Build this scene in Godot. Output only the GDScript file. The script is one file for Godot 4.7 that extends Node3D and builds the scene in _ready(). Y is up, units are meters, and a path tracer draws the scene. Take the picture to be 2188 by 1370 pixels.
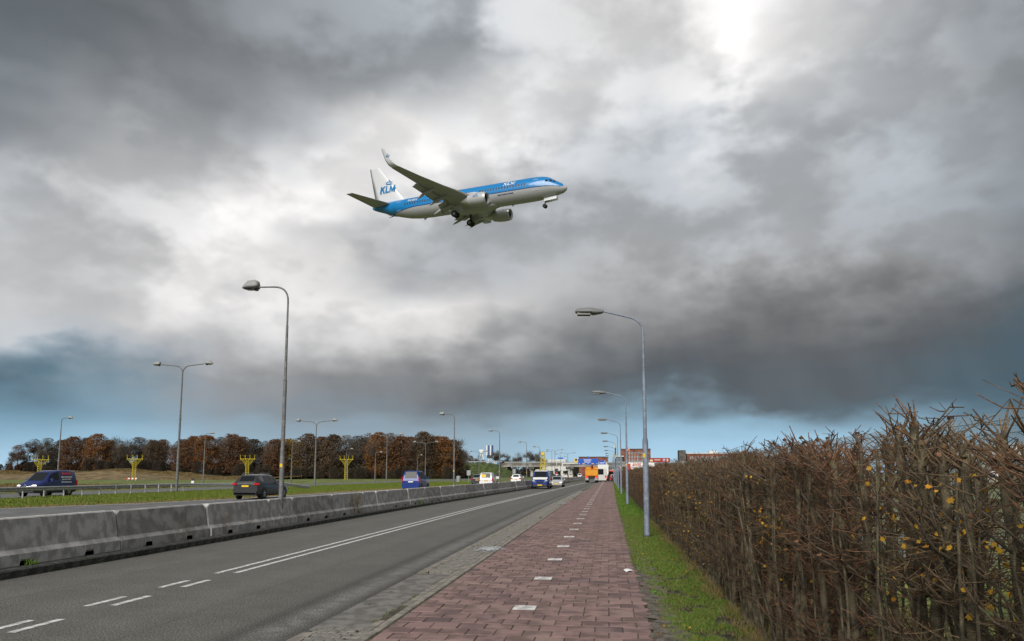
extends Node3D
# A busy road beside a brick cycle path and a bare hedge, with an airliner coming in to land over it.

# brightness and blueness of the cloud cover, looked up by azimuth (from -44 degrees, in steps of 4) and height above the horizon
const SKY_AZ0 := -44.0
const SKY_COLS := 20
const SKY_EL := [0, 1.3, 2.6, 3.8, 4.8, 5.8, 7, 8.5, 10.5, 13, 16, 19, 22, 25, 28, 31, 34]
const SKY_GREY := [
	205, 205, 204, 199, 193, 190, 189, 189, 189, 193, 199, 205, 209, 209, 208, 205, 198, 184, 173, 173,
	196, 198, 198, 194, 188, 184, 183, 184, 184, 188, 195, 202, 205, 206, 205, 201, 193, 175, 157, 155,
	169, 175, 181, 181, 176, 171, 170, 170, 172, 177, 185, 192, 197, 197, 195, 190, 179, 155, 130, 128,
	150, 153, 161, 166, 165, 162, 159, 157, 156, 160, 167, 175, 180, 179, 168, 164, 155, 130, 107, 102,
	124, 137, 155, 160, 153, 146, 141, 137, 132, 129, 134, 142, 146, 135, 100, 108, 117, 106, 99, 99,
	111, 118, 143, 157, 153, 145, 138, 130, 122, 116, 113, 111, 108, 103, 99, 99, 99, 99, 99, 99,
	149, 138, 149, 156, 153, 147, 141, 136, 128, 119, 110, 103, 99, 99, 99, 99, 99, 99, 99, 99,
	210, 200, 193, 182, 174, 170, 166, 163, 157, 143, 127, 115, 107, 103, 101, 99, 100, 99, 99, 101,
	197, 199, 208, 209, 204, 203, 205, 207, 207, 184, 160, 140, 124, 115, 110, 111, 114, 112, 106, 108,
	198, 192, 202, 230, 236, 232, 231, 230, 222, 207, 185, 167, 154, 146, 140, 143, 144, 142, 140, 152,
	194, 191, 195, 235, 249, 221, 188, 175, 183, 187, 184, 179, 176, 176, 182, 178, 170, 160, 141, 140,
	185, 186, 200, 216, 244, 247, 214, 181, 172, 171, 175, 178, 180, 182, 182, 172, 177, 166, 150, 143,
	150, 168, 185, 180, 199, 235, 248, 231, 199, 187, 181, 180, 183, 187, 185, 181, 180, 156, 137, 140,
	115, 118, 133, 145, 158, 193, 228, 245, 243, 232, 207, 191, 188, 194, 216, 202, 179, 161, 149, 148,
	106, 109, 112, 122, 130, 142, 154, 174, 192, 223, 227, 220, 212, 223, 251, 223, 195, 175, 153, 149,
	104, 109, 114, 119, 128, 143, 157, 162, 160, 175, 208, 220, 213, 225, 251, 225, 193, 171, 154, 149,
	104, 109, 114, 119, 130, 144, 154, 162, 177, 213, 214, 209, 210, 233, 251, 226, 194, 172, 155, 149]
const SKY_BLUE := [
	93, 93, 94, 92, 87, 83, 80, 81, 85, 89, 93, 94, 95, 98, 98, 99, 105, 110, 110, 110,
	103, 102, 101, 95, 87, 82, 79, 80, 84, 89, 94, 97, 99, 102, 102, 103, 107, 112, 115, 115,
	120, 118, 112, 99, 86, 79, 77, 78, 82, 89, 97, 105, 110, 110, 110, 110, 110, 117, 120, 120,
	128, 124, 108, 89, 75, 68, 66, 67, 72, 84, 95, 105, 110, 110, 109, 107, 110, 120, 126, 129,
	126, 122, 99, 68, 53, 49, 48, 50, 55, 65, 81, 97, 104, 94, 62, 81, 101, 116, 130, 130,
	114, 113, 88, 51, 32, 29, 30, 32, 36, 42, 52, 62, 65, 58, 48, 51, 73, 107, 130, 130,
	73, 84, 67, 36, 19, 16, 17, 18, 21, 26, 34, 41, 45, 45, 45, 45, 52, 88, 116, 110,
	18, 26, 27, 20, 14, 12, 11, 10, 11, 17, 22, 27, 30, 31, 32, 30, 34, 48, 91, 84,
	12, 12, 7, 7, 8, 9, 7, 3, 3, 9, 10, 11, 13, 16, 18, 17, 20, 26, 60, 52,
	10, 10, 7, 3, 3, 3, 3, 3, 3, 4, 8, 10, 10, 10, 10, 11, 16, 20, 36, 31,
	15, 13, 10, 5, 3, 7, 13, 17, 16, 16, 15, 14, 14, 15, 15, 17, 23, 26, 34, 35,
	21, 19, 10, 7, 3, 3, 9, 17, 20, 21, 20, 19, 19, 20, 20, 24, 29, 30, 35, 33,
	33, 21, 16, 16, 8, 3, 4, 7, 12, 19, 23, 24, 24, 25, 24, 24, 29, 30, 30, 30,
	47, 41, 28, 23, 21, 13, 5, 3, 4, 7, 16, 23, 25, 24, 12, 16, 21, 24, 29, 30,
	37, 38, 35, 28, 27, 26, 27, 25, 19, 9, 7, 10, 13, 7, 3, 7, 16, 23, 29, 30,
	35, 35, 35, 30, 30, 30, 30, 30, 29, 20, 12, 8, 7, 3, 3, 7, 16, 23, 28, 30,
	35, 35, 35, 30, 30, 30, 30, 30, 28, 15, 10, 8, 7, 3, 3, 6, 15, 23, 28, 30]

# ---------------------------------------------------------------- mesh builder
class MB:
	var v := PackedVector3Array()
	var n := PackedVector3Array()
	var t := PackedVector2Array()
	var c := PackedColorArray()
	var i := PackedInt32Array()
	var col := Color.WHITE
	var coloured := false

	func put(p: Vector3, nn: Vector3, uv := Vector2.ZERO) -> void:
		v.append(p); n.append(nn); t.append(uv)
		if coloured: c.append(col)

	func tri(a: Vector3, b: Vector3, d: Vector3) -> void:
		var nn := (d - a).cross(b - a).normalized()
		var k := v.size()
		put(a, nn); put(b, nn); put(d, nn)
		i.append(k); i.append(k + 1); i.append(k + 2)

	func quad(a: Vector3, b: Vector3, d: Vector3, e: Vector3) -> void:
		var nn := (d - a).cross(b - a).normalized()
		if nn.length_squared() < 0.5: nn = (e - a).cross(d - a).normalized()
		var k := v.size()
		put(a, nn, Vector2(0, 0)); put(b, nn, Vector2(1, 0)); put(d, nn, Vector2(1, 1)); put(e, nn, Vector2(0, 1))
		i.append_array([k, k + 1, k + 2, k, k + 2, k + 3])

	func box(o: Vector3, s: Vector3, b := Basis()) -> void:
		var x := b.x * s.x * 0.5; var y := b.y * s.y * 0.5; var z := b.z * s.z * 0.5
		quad(o - x - y + z, o - x + y + z, o + x + y + z, o + x - y + z)
		quad(o + x - y - z, o + x + y - z, o - x + y - z, o - x - y - z)
		quad(o - x - y - z, o - x + y - z, o - x + y + z, o - x - y + z)
		quad(o + x - y + z, o + x + y + z, o + x + y - z, o + x - y - z)
		quad(o - x + y + z, o - x + y - z, o + x + y - z, o + x + y + z)
		quad(o - x - y - z, o - x - y + z, o + x - y + z, o + x - y - z)

	# a box whose upper edges are chamfered by r
	func slab(o: Vector3, s: Vector3, r: float, b := Basis()) -> void:
		var lo := []; var mi := []; var hi := []
		for q in [Vector2(-1, -1), Vector2(1, -1), Vector2(1, 1), Vector2(-1, 1)]:
			var e := Vector3(q.x * s.x * 0.5, 0, q.y * s.z * 0.5)
			lo.append(o + b * (e + Vector3(0, -s.y * 0.5, 0)))
			mi.append(o + b * (e + Vector3(0, s.y * 0.5 - r, 0)))
			hi.append(o + b * (e - Vector3(q.x * r, -s.y * 0.5, q.y * r)))
		for k in 4:
			var m := (k + 1) % 4
			quad(lo[k], lo[m], mi[m], mi[k])
			quad(mi[k], mi[m], hi[m], hi[k])
		quad(hi[0], hi[1], hi[2], hi[3])

	# rows of points joined into a smooth skin
	func skin(rows: Array, ring := true, cap0 := false, cap1 := false) -> void:
		var w: int = rows[0].size()
		var k0 := v.size()
		var acc := PackedVector3Array()
		acc.resize(rows.size() * w)
		var seg := w if ring else w - 1
		for r in rows.size() - 1:
			for s in seg:
				var s2 := (s + 1) % w
				var a: Vector3 = rows[r][s]; var b: Vector3 = rows[r][s2]; var d: Vector3 = rows[r + 1][s2]; var e: Vector3 = rows[r + 1][s]
				var nn := (d - a).cross(b - a) + (e - a).cross(d - a)
				acc[r * w + s] += nn; acc[r * w + s2] += nn; acc[(r + 1) * w + s2] += nn; acc[(r + 1) * w + s] += nn
				i.append_array([k0 + r * w + s, k0 + r * w + s2, k0 + (r + 1) * w + s2, k0 + r * w + s, k0 + (r + 1) * w + s2, k0 + (r + 1) * w + s])
		for r in rows.size():
			for s in w:
				put(rows[r][s], acc[r * w + s].normalized(), Vector2(float(s) / seg, float(r) / (rows.size() - 1)))
		if cap0: fan(rows[0], true)
		if cap1: fan(rows[rows.size() - 1], false)

	func fan(ring: Array, turned: bool) -> void:
		var m := Vector3.ZERO
		for p in ring: m += p
		m /= ring.size()
		for s in ring.size():
			var a: Vector3 = ring[s]; var b: Vector3 = ring[(s + 1) % ring.size()]
			if turned: tri(m, b, a)
			else: tri(m, a, b)

	func tube(pts: Array, rad: Array, sides := 8, capped := true) -> void:
		var rows := []
		var side := Vector3.ZERO
		for k in pts.size():
			var d: Vector3 = (pts[mini(k + 1, pts.size() - 1)] - pts[maxi(k - 1, 0)]).normalized()
			if side == Vector3.ZERO:
				side = d.cross(Vector3.UP if absf(d.y) < 0.9 else Vector3.RIGHT).normalized()
			else:
				side = (side - d * side.dot(d)).normalized()
			var up := d.cross(side)
			var ring := []
			for s in sides:
				var a := TAU * s / sides
				ring.append(pts[k] + (side * cos(a) + up * sin(a)) * rad[k])
			rows.append(ring)
		skin(rows, true, capped, capped)

	# a turned shape round the x axis of b: prof holds (along, radius)
	func lathe(prof: Array, o: Vector3, b: Basis, sides := 20) -> void:
		var rows := []
		for p in prof:
			var ring := []
			for s in sides:
				var a := TAU * s / sides
				ring.append(o + b * Vector3(p.x, cos(a) * p.y, sin(a) * p.y))
			rows.append(ring)
		skin(rows)

	func prism(poly: PackedVector2Array, tf: Transform3D, depth: float) -> void:
		var ids := Geometry2D.triangulate_polygon(poly)
		for k in range(0, ids.size(), 3):
			var a := poly[ids[k]]; var b := poly[ids[k + 1]]; var d := poly[ids[k + 2]]
			tri(tf * Vector3(a.x, a.y, depth), tf * Vector3(d.x, d.y, depth), tf * Vector3(b.x, b.y, depth))
			tri(tf * Vector3(a.x, a.y, 0), tf * Vector3(b.x, b.y, 0), tf * Vector3(d.x, d.y, 0))
		for k in poly.size():
			var a := poly[k]; var b := poly[(k + 1) % poly.size()]
			quad(tf * Vector3(a.x, a.y, 0), tf * Vector3(a.x, a.y, depth), tf * Vector3(b.x, b.y, depth), tf * Vector3(b.x, b.y, 0))

	func mesh(m: Material) -> ArrayMesh:
		var out := ArrayMesh.new()
		var a := []
		a.resize(Mesh.ARRAY_MAX)
		a[Mesh.ARRAY_VERTEX] = v; a[Mesh.ARRAY_NORMAL] = n; a[Mesh.ARRAY_TEX_UV] = t; a[Mesh.ARRAY_INDEX] = i
		if coloured: a[Mesh.ARRAY_COLOR] = c
		out.add_surface_from_arrays(Mesh.PRIMITIVE_TRIANGLES, a)
		out.surface_set_material(0, m)
		return out

# ---------------------------------------------------------------- objects
var taken := {}
var rng := RandomNumberGenerator.new()
var mats := {}
const ORD := ["first", "second", "third", "fourth", "fifth", "sixth", "seventh", "eighth", "ninth", "tenth", "eleventh", "twelfth", "thirteenth", "fourteenth", "fifteenth", "sixteenth", "seventeenth", "eighteenth", "nineteenth", "twentieth"]

func numbered(called: String) -> String:
	var k: int = taken.get(called, 0)
	taken[called] = k + 1
	return called if k == 0 else "%s_%03d" % [called, k]

func tag(o: Node, label := "", category := "", group := "", kind := "") -> Node:
	if label: o.set_meta("label", label)
	if category: o.set_meta("category", category)
	if group: o.set_meta("group", group)
	if kind: o.set_meta("kind", kind)
	return o

func thing(called: String, label: String, category: String, at := Vector3.ZERO, turn := 0.0, group := "") -> Node3D:
	var o := Node3D.new()
	o.name = numbered(called)
	add_child(o)
	o.position = at
	o.rotation.y = turn
	tag(o, label, category, group)
	return o

func part(parent: Node, called: String, m: Mesh, at := Vector3.ZERO, turn := 0.0) -> MeshInstance3D:
	var o := MeshInstance3D.new()
	o.mesh = m
	o.name = numbered(called) if parent == self else called
	parent.add_child(o, true)
	o.position = at
	o.rotation.y = turn
	return o

func ground_piece(called: String, m: Mesh) -> MeshInstance3D:
	var o := part(self, called, m)
	o.set_meta("kind", "structure")
	return o

func copies(parent: Node, called: String, m: Mesh, where: Array, tints := []) -> MultiMeshInstance3D:
	var mm := MultiMesh.new()
	mm.transform_format = MultiMesh.TRANSFORM_3D
	mm.use_colors = tints.size() > 0
	mm.mesh = m
	mm.instance_count = where.size()
	for k in where.size():
		mm.set_instance_transform(k, where[k])
		if tints.size() > 0: mm.set_instance_color(k, tints[k])
	var o := MultiMeshInstance3D.new()
	o.multimesh = mm
	o.name = numbered(called) if parent == self else called
	parent.add_child(o, true)
	o.set_meta("kind", "stuff")
	return o

# ---------------------------------------------------------------- materials (colours given as linear base colours)
func lin(r: float, g: float, b: float) -> Color:
	return Color(r, g, b).linear_to_srgb()

func paint(r: float, g: float, b: float, rough := 0.6, metal := 0.0) -> StandardMaterial3D:
	var m := StandardMaterial3D.new()
	m.albedo_color = lin(r, g, b)
	m.roughness = rough
	m.metallic = metal
	m.cull_mode = BaseMaterial3D.CULL_DISABLED
	return m

func noise_tex(freq: float, lo: Color, hi: Color, size := 512, kind := FastNoiseLite.TYPE_SIMPLEX_SMOOTH, oct := 4, seedn := 1, mid := -1.0) -> NoiseTexture2D:
	var f := FastNoiseLite.new()
	f.noise_type = kind
	f.frequency = freq
	f.seed = seedn
	f.fractal_octaves = oct
	if kind == FastNoiseLite.TYPE_CELLULAR: f.cellular_return_type = FastNoiseLite.RETURN_CELL_VALUE
	var g := Gradient.new()
	g.set_color(0, lo)
	g.set_color(1, hi)
	if mid > 0.0:
		g.set_offset(0, mid - 0.16)
		g.set_offset(1, mid + 0.16)
	var x := NoiseTexture2D.new()
	x.width = size
	x.height = size
	x.seamless = true
	x.noise = f
	x.color_ramp = g
	return x

# two noises laid over each other in world space: a fine grain between two colours and coarse patches that darken it
func grain(lo: Color, hi: Color, freq: float, metres: float, rough := 0.9, patch := 0.75, patch_metres := 5.0, bump := 0.0, seedn := 1) -> StandardMaterial3D:
	var m := StandardMaterial3D.new()
	m.albedo_texture = noise_tex(freq, lo, hi, 512, FastNoiseLite.TYPE_SIMPLEX_SMOOTH, 4, seedn, 0.5)
	m.uv1_triplanar = true
	m.uv1_world_triplanar = true
	m.uv1_scale = Vector3.ONE / metres
	m.roughness = rough
	m.cull_mode = BaseMaterial3D.CULL_DISABLED
	if patch < 1.0:
		m.detail_enabled = true
		m.detail_blend_mode = BaseMaterial3D.BLEND_MODE_MUL
		m.detail_uv_layer = BaseMaterial3D.DETAIL_UV_2
		m.detail_albedo = noise_tex(0.012, Color(patch, patch, patch), Color.WHITE, 512, FastNoiseLite.TYPE_SIMPLEX_SMOOTH, 5, seedn + 7, 0.5)
		m.uv2_triplanar = true
		m.uv2_world_triplanar = true
		m.uv2_scale = Vector3.ONE / patch_metres
	if bump > 0.0:
		m.heightmap_enabled = true
		m.heightmap_texture = m.albedo_texture
		m.heightmap_scale = bump
	return m

func bend(k: float, a: float, b: float) -> float:
	return smoothstep(a, b, k)

func _ready() -> void:
	rng.seed = 20
	# camera: eye height beside the hedge, tilted up a little and turned left of the road's direction
	var cam := Camera3D.new()
	cam.name = "camera"
	add_child(cam)
	cam.position = Vector3(0, 1.668, 0)
	cam.rotation = Vector3(deg_to_rad(6.834), deg_to_rad(7.293), 0)
	cam.near = 0.05
	cam.projection = Camera3D.PROJECTION_FRUSTUM
	cam.size = 2.0 * 0.05 * 0.42759
	cam.frustum_offset = Vector2(0, 0.05 * 0.08458)
	cam.far = 4000.0
	cam.current = true
	# sky and light
	var env := Environment.new()
	env.background_mode = Environment.BG_SKY
	env.sky = Sky.new()
	env.sky.sky_material = make_sky()
	env.tonemap_mode = Environment.TONE_MAPPER_LINEAR
	env.tonemap_exposure = 2.6
	env.background_energy_multiplier = 0.385
	env.sdfgi_enabled = true
	env.ssao_enabled = true
	env.ssil_enabled = true
	var we := WorldEnvironment.new()
	we.name = "environment"
	we.environment = env
	add_child(we)
	var sun := DirectionalLight3D.new()
	sun.name = "sun"
	sun.light_energy = 0.5
	sun.light_color = Color(1.0, 0.985, 0.96)
	sun.light_angular_distance = 45.0
	sun.shadow_enabled = true
	add_child(sun)
	sun.rotation = Vector3(deg_to_rad(-38.0), deg_to_rad(-12.0), 0)
	print("sky ", Time.get_ticks_msec())
	make_materials()
	build_ground()
	build_path()
	print("ground ", Time.get_ticks_msec())
	build_barriers()
	build_bridge()
	build_buildings()
	build_trees()
	print("trees ", Time.get_ticks_msec())
	build_hedge()
	build_fence()
	print("hedge ", Time.get_ticks_msec())
	build_lamps()
	build_towers()
	build_signs()
	build_vehicles()
	build_people()
	print("vehicles ", Time.get_ticks_msec())
	build_aircraft()
	build_grass()
	build_litter()
	print("end ", Time.get_ticks_msec())

func sky_at(table: Array, az: float, el: float) -> float:
	var x := clampf((az - SKY_AZ0) / 4.0, 0.0, SKY_COLS - 1.001)
	var j := 0
	while j < 15 and el > SKY_EL[j + 1]: j += 1
	var vv := clampf((el - SKY_EL[j]) / (SKY_EL[j + 1] - SKY_EL[j]), 0.0, 1.0)
	var i := int(x)
	var u := x - i
	u = u * u * (3.0 - 2.0 * u)
	var k := j * SKY_COLS + i
	return lerpf(lerpf(table[k], table[k + 1], u), lerpf(table[k + SKY_COLS], table[k + SKY_COLS + 1], u), vv)

func make_sky() -> PanoramaSkyMaterial:
	var w := 3072
	var h := 1536
	var f := FastNoiseLite.new()
	f.noise_type = FastNoiseLite.TYPE_SIMPLEX_SMOOTH
	f.seed = 5
	f.frequency = 1.0
	f.fractal_octaves = 6
	f.fractal_gain = 0.56
	var big := FastNoiseLite.new()
	big.noise_type = FastNoiseLite.TYPE_SIMPLEX_SMOOTH
	big.seed = 11
	big.frequency = 1.0
	big.fractal_octaves = 4
	var data := PackedByteArray()
	data.resize(w * h * 3)
	data.fill(92)
	var sa := PackedFloat32Array(); var ca := PackedFloat32Array()
	for x in w:
		var a := (x + 0.5) / w * TAU
		sa.append(sin(a)); ca.append(cos(a))
	for y in h / 2:
		var el := (0.5 - (y + 0.5) / h) * 180.0
		var er := deg_to_rad(el)
		var se := sin(er); var ce := cos(er)
		var flat := 1.0 / (se + 0.22)
		for x in w:
			var az := wrapf((x + 0.5) / w * 360.0, -180.0, 180.0)
			var px := sa[x] * ce; var pz := ca[x] * ce
			var qx := px * flat; var qz := pz * flat
			var n1 := big.get_noise_3d(qx * 1.3, se * 3.0, qz * 1.3)
			var n2 := big.get_noise_3d(qx * 1.3 + 31.0, se * 3.0, qz * 1.3)
			var n3 := f.get_noise_3d(qx * 1.5 + px * 3.4, se * 8.5, qz * 1.5 + pz * 3.4 + 9.0)
			var low := clampf(el / 15.0, 0.1, 1.0)
			var wa := az + (n1 * 6.0 + n3 * 4.0) * low
			var we := el + (n2 * 3.4 + n3 * 3.0) * low
			# beyond the part of the sky above the road the same cover goes on, evenly grey
			var out := maxf(smoothstep(34.0, 62.0, wa), smoothstep(-46.0, -74.0, wa))
			out = maxf(out, smoothstep(36.0, 52.0, we) * 0.8)
			var g := sky_at(SKY_GREY, wa, we)
			var b := sky_at(SKY_BLUE, wa, we) * 0.01
			if out > 0.0:
				g = lerpf(g, 116.0 + n1 * 38.0 + 30.0 * smoothstep(8.0, 1.0, we), out)
				b = lerpf(b, 0.15 + 0.9 * smoothstep(8.0, 2.0, we), out)
			g += (smoothstep(-0.34, 0.34, n3) - 0.5) * 32.0 * clampf((el - 6.0) / 14.0, 0.16, 1.0) * clampf((g - 95.0) / 85.0, 0.3, 1.0)
			if el > 3.5 and el < 16.0:  # showers hanging from the dark base
				g += big.get_noise_2d(az * 0.16 + el * 0.03, 3.7 + el * 0.05) * 9.0 * smoothstep(3.5, 6.5, el) * smoothstep(16.0, 10.0, el)
			var k := (y * w + x) * 3
			data[k] = clampi(int(g * (1.01 - 0.165 * b)), 0, 255)
			data[k + 1] = clampi(int(g * (0.997 + 0.04 * maxf(0.0, b - 0.35))), 0, 255)
			data[k + 2] = clampi(int(g * (0.99 + 0.145 * b)), 0, 255)
	var m := PanoramaSkyMaterial.new()
	m.panorama = ImageTexture.create_from_image(Image.create_from_data(w, h, false, Image.FORMAT_RGB8, data))
	return m

# asphalt with a tarred joint, a dusty band and a dark gutter line along its right edge; one repeat is 16 m long
func road_surface() -> StandardMaterial3D:
	var w := 1024
	var h := 1024
	var f := FastNoiseLite.new()
	f.noise_type = FastNoiseLite.TYPE_SIMPLEX_SMOOTH
	f.frequency = 1.0
	f.fractal_octaves = 4
	var data := PackedByteArray()
	data.resize(w * h * 3)
	for y in h:
		var a := TAU * y / h
		var cy := cos(a) * 2.5; var sy := sin(a) * 2.5
		for x in w:
			var xx := -9.86 + 6.56 * (x + 0.5) / w
			var n := f.get_noise_3d(xx * 0.8, cy, sy)
			var n2 := f.get_noise_3d(xx * 3.0 + 40.0, cy * 4.0, sy * 4.0)
			var v := 0.165 * (1.0 + 0.16 * n + 0.14 * n2)
			var warm := 1.0
			# wheel tracks polished a little lighter
			v *= 1.0 + 0.12 * (exp(-pow((xx + 8.5) / 0.4, 2.0)) + exp(-pow((xx + 7.1) / 0.4, 2.0)) + exp(-pow((xx + 5.6) / 0.35, 2.0)))
			var tar := exp(-pow((xx + 4.02 + 0.05 * n) / 0.13, 2.0)) * (0.75 + 0.5 * n2)
			tar = maxf(tar, exp(-pow((xx + 3.37) / 0.12, 2.0)) * (0.8 + 0.4 * n))
			tar = maxf(tar, 0.5 * exp(-pow((xx + 8.3 + 0.02 * n) / 0.03, 2.0)))
			tar = maxf(tar, 0.55 * exp(-pow((xx + 5.15 + 0.03 * n) / 0.03, 2.0)) * clampf(0.6 + n2 * 2.0, 0.0, 1.0))
			var dust := exp(-pow((xx + 3.67 + 0.04 * n2) / 0.15, 2.0)) * clampf(0.75 + 1.3 * n2 + 0.4 * n, 0.0, 1.3)
			v = v * (1.0 - 0.5 * clampf(tar, 0.0, 1.0)) + 0.075 * dust
			warm = 1.0 - 0.6 * dust
			var c := Color(v * (1.0 + 0.02 * warm), v * 0.985, v * (1.0 - 0.11 * warm)).linear_to_srgb()
			var k := (y * w + x) * 3
			data[k] = int(c.r * 255.0); data[k + 1] = int(c.g * 255.0); data[k + 2] = int(c.b * 255.0)
	var m := StandardMaterial3D.new()
	m.albedo_texture = ImageTexture.create_from_image(Image.create_from_data(w, h, false, Image.FORMAT_RGB8, data))
	m.roughness = 0.88
	m.cull_mode = BaseMaterial3D.CULL_DISABLED
	m.detail_enabled = true
	m.detail_blend_mode = BaseMaterial3D.BLEND_MODE_MUL
	m.detail_uv_layer = BaseMaterial3D.DETAIL_UV_2
	m.detail_albedo = noise_tex(0.15, Color(0.55, 0.55, 0.54), Color(1, 1, 1), 1024, FastNoiseLite.TYPE_SIMPLEX_SMOOTH, 3, 33, 0.5)
	m.uv2_triplanar = true
	m.uv2_world_triplanar = true
	m.uv2_scale = Vector3.ONE / 4.6
	return m

func make_materials() -> void:
	mats.asphalt = road_surface()
	mats.motorway = grain(lin(0.11, 0.115, 0.115), lin(0.17, 0.175, 0.175), 0.1, 4.0, 0.85, 0.85, 9.0, 0.0, 4)
	mats.patch = grain(lin(0.155, 0.145, 0.135), lin(0.205, 0.192, 0.18), 0.08, 1.5, 0.9, 0.8, 2.0, 0.1, 8)
	mats.line = grain(lin(0.52, 0.51, 0.5), lin(0.85, 0.84, 0.83), 0.12, 0.8, 0.7, 0.78, 0.9, 0.0, 9)
	mats.concrete = grain(lin(0.41, 0.403, 0.395), lin(0.54, 0.532, 0.52), 0.09, 1.5, 0.95, 0.82, 2.1, 0.5, 10)
	mats.concrete.uv2_scale = Vector3(0.4, 0.33, 0.4)
	mats.concrete_b = grain(lin(0.45, 0.443, 0.434), lin(0.58, 0.57, 0.558), 0.09, 1.4, 0.95, 0.8, 5.1, 0.5, 44)
	mats.concrete_b.uv2_scale = Vector3(0.55, 0.4, 0.55)
	mats.kerb_dark = grain(lin(0.05, 0.05, 0.045), lin(0.11, 0.11, 0.1), 0.06, 1.2, 0.95, 0.7, 2.0, 0.3, 12)
	mats.kerb = grain(lin(0.21, 0.19, 0.165), lin(0.3, 0.275, 0.24), 0.08, 1.2, 0.9, 0.8, 1.7, 0.1, 13)
	mats.brick_grey = grain(lin(0.17, 0.16, 0.142), lin(0.25, 0.238, 0.215), 0.07, 0.9, 0.9, 0.85, 1.2, 0.1, 14)
	mats.bedding = grain(lin(0.04, 0.042, 0.022), lin(0.12, 0.1, 0.07), 0.05, 0.7, 0.95, 0.7, 1.5, 0.0, 15)
	mats.dirt = grain(lin(0.09, 0.078, 0.06), lin(0.18, 0.16, 0.13), 0.05, 0.8, 0.95, 0.7, 1.3, 0.2, 56)
	mats.soil = grain(lin(0.03, 0.028, 0.016), lin(0.1, 0.08, 0.05), 0.05, 0.8, 0.95, 0.6, 2.0, 0.5, 16)
	mats.turf = grain(lin(0.035, 0.06, 0.01), lin(0.12, 0.16, 0.03), 0.05, 2.5, 0.95, 0.65, 11.0, 0.5, 17)
	mats.field = grain(lin(0.1, 0.145, 0.022), lin(0.21, 0.235, 0.05), 0.03, 9.0, 0.95, 0.7, 37.0, 0.0, 18)
	mats.rough_grass = grain(lin(0.16, 0.115, 0.05), lin(0.3, 0.21, 0.1), 0.03, 7.0, 0.95, 0.7, 29.0, 0.0, 19)
	mats.bank = grain(lin(0.045, 0.075, 0.012), lin(0.11, 0.15, 0.03), 0.03, 6.0, 0.95, 0.6, 15.0, 0.0, 20)
	mats.steel = paint(0.36, 0.38, 0.41, 0.45, 0.55)
	mats.galv = grain(lin(0.33, 0.34, 0.36), lin(0.44, 0.45, 0.47), 0.03, 0.8, 0.5, 0.85, 1.5, 0.0, 21)
	mats.pole_blue = grain(lin(0.2, 0.235, 0.3), lin(0.27, 0.305, 0.38), 0.03, 0.9, 0.5, 0.85, 1.9, 0.0, 22)
	mats.pole_grey = grain(lin(0.15, 0.15, 0.148), lin(0.22, 0.22, 0.215), 0.03, 0.9, 0.55, 0.8, 1.9, 0.0, 23)
	mats.lamp_head = paint(0.28, 0.28, 0.275, 0.6)
	mats.lamp_head_dark = paint(0.16, 0.165, 0.17, 0.6)
	mats.lamp_glass = paint(0.25, 0.25, 0.23, 0.2)
	mats.black = paint(0.012, 0.012, 0.013, 0.6)
	mats.rubber = paint(0.018, 0.018, 0.019, 0.85)
	mats.dark = paint(0.035, 0.035, 0.038, 0.6)
	mats.white = paint(0.78, 0.78, 0.77, 0.4)
	mats.offwhite = paint(0.6, 0.6, 0.58, 0.5)
	mats.yellow = paint(0.72, 0.5, 0.02, 0.5)
	mats.plate = paint(0.8, 0.52, 0.03, 0.5)
	mats.red = paint(0.55, 0.03, 0.025, 0.45)
	mats.blue_sign = paint(0.01, 0.09, 0.5, 0.45)
	mats.glass_dark = paint(0.012, 0.015, 0.017, 0.06)
	mats.glass_dark.metallic_specular = 0.38
	mats.chrome = paint(0.6, 0.6, 0.6, 0.2, 1.0)
	mats.tail_red = paint(0.45, 0.012, 0.015, 0.2)
	mats.lens = paint(0.7, 0.72, 0.74, 0.12)

# ---------------------------------------------------------------- ground, roads, path
func drift(z: float, rate: float) -> float:
	return rate * maxf(0.0, absf(z) - 40.0) if z < 0.0 else 0.0

func ribbon(xa: float, xb: float, ra: float, rb: float, y: float, z0: float, z1: float, m: Material, step := 6.0, ragged := 0.0, repeat := 0.0) -> ArrayMesh:
	var b := MB.new()
	var n := maxi(1, int(ceil(absf(z1 - z0) / step)))
	var rows := []
	for k in n + 1:
		var z := lerpf(z0, z1, float(k) / n)
		var ja := rng.randf_range(-1, 1) * ragged; var jb := rng.randf_range(-1, 1) * ragged
		rows.append([Vector3(xa + drift(z, ra) + ja, y, z), Vector3(xb + drift(z, rb) + jb, y, z)])
	b.skin(rows, false)
	if repeat > 0.0:
		for k in n + 1:
			b.t[2 * k].y = -rows[k][0].z / repeat
			b.t[2 * k + 1].y = -rows[k][0].z / repeat
	return b.mesh(m)

func sheet(pts: Array, y: float, m: Material) -> ArrayMesh:
	var poly := PackedVector2Array()
	for p in pts: poly.append(Vector2(p[0], p[1]))
	var b := MB.new()
	var ids := Geometry2D.triangulate_polygon(poly)
	for k in range(0, ids.size(), 3):
		var q := [poly[ids[k]], poly[ids[k + 1]], poly[ids[k + 2]]]
		b.put(Vector3(q[0].x, y, q[0].y), Vector3.UP); b.put(Vector3(q[1].x, y, q[1].y), Vector3.UP); b.put(Vector3(q[2].x, y, q[2].y), Vector3.UP)
		if (q[1] - q[0]).cross(q[2] - q[0]) > 0: b.i.append_array([k, k + 1, k + 2])
		else: b.i.append_array([k, k + 2, k + 1])
	return b.mesh(m)

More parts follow.
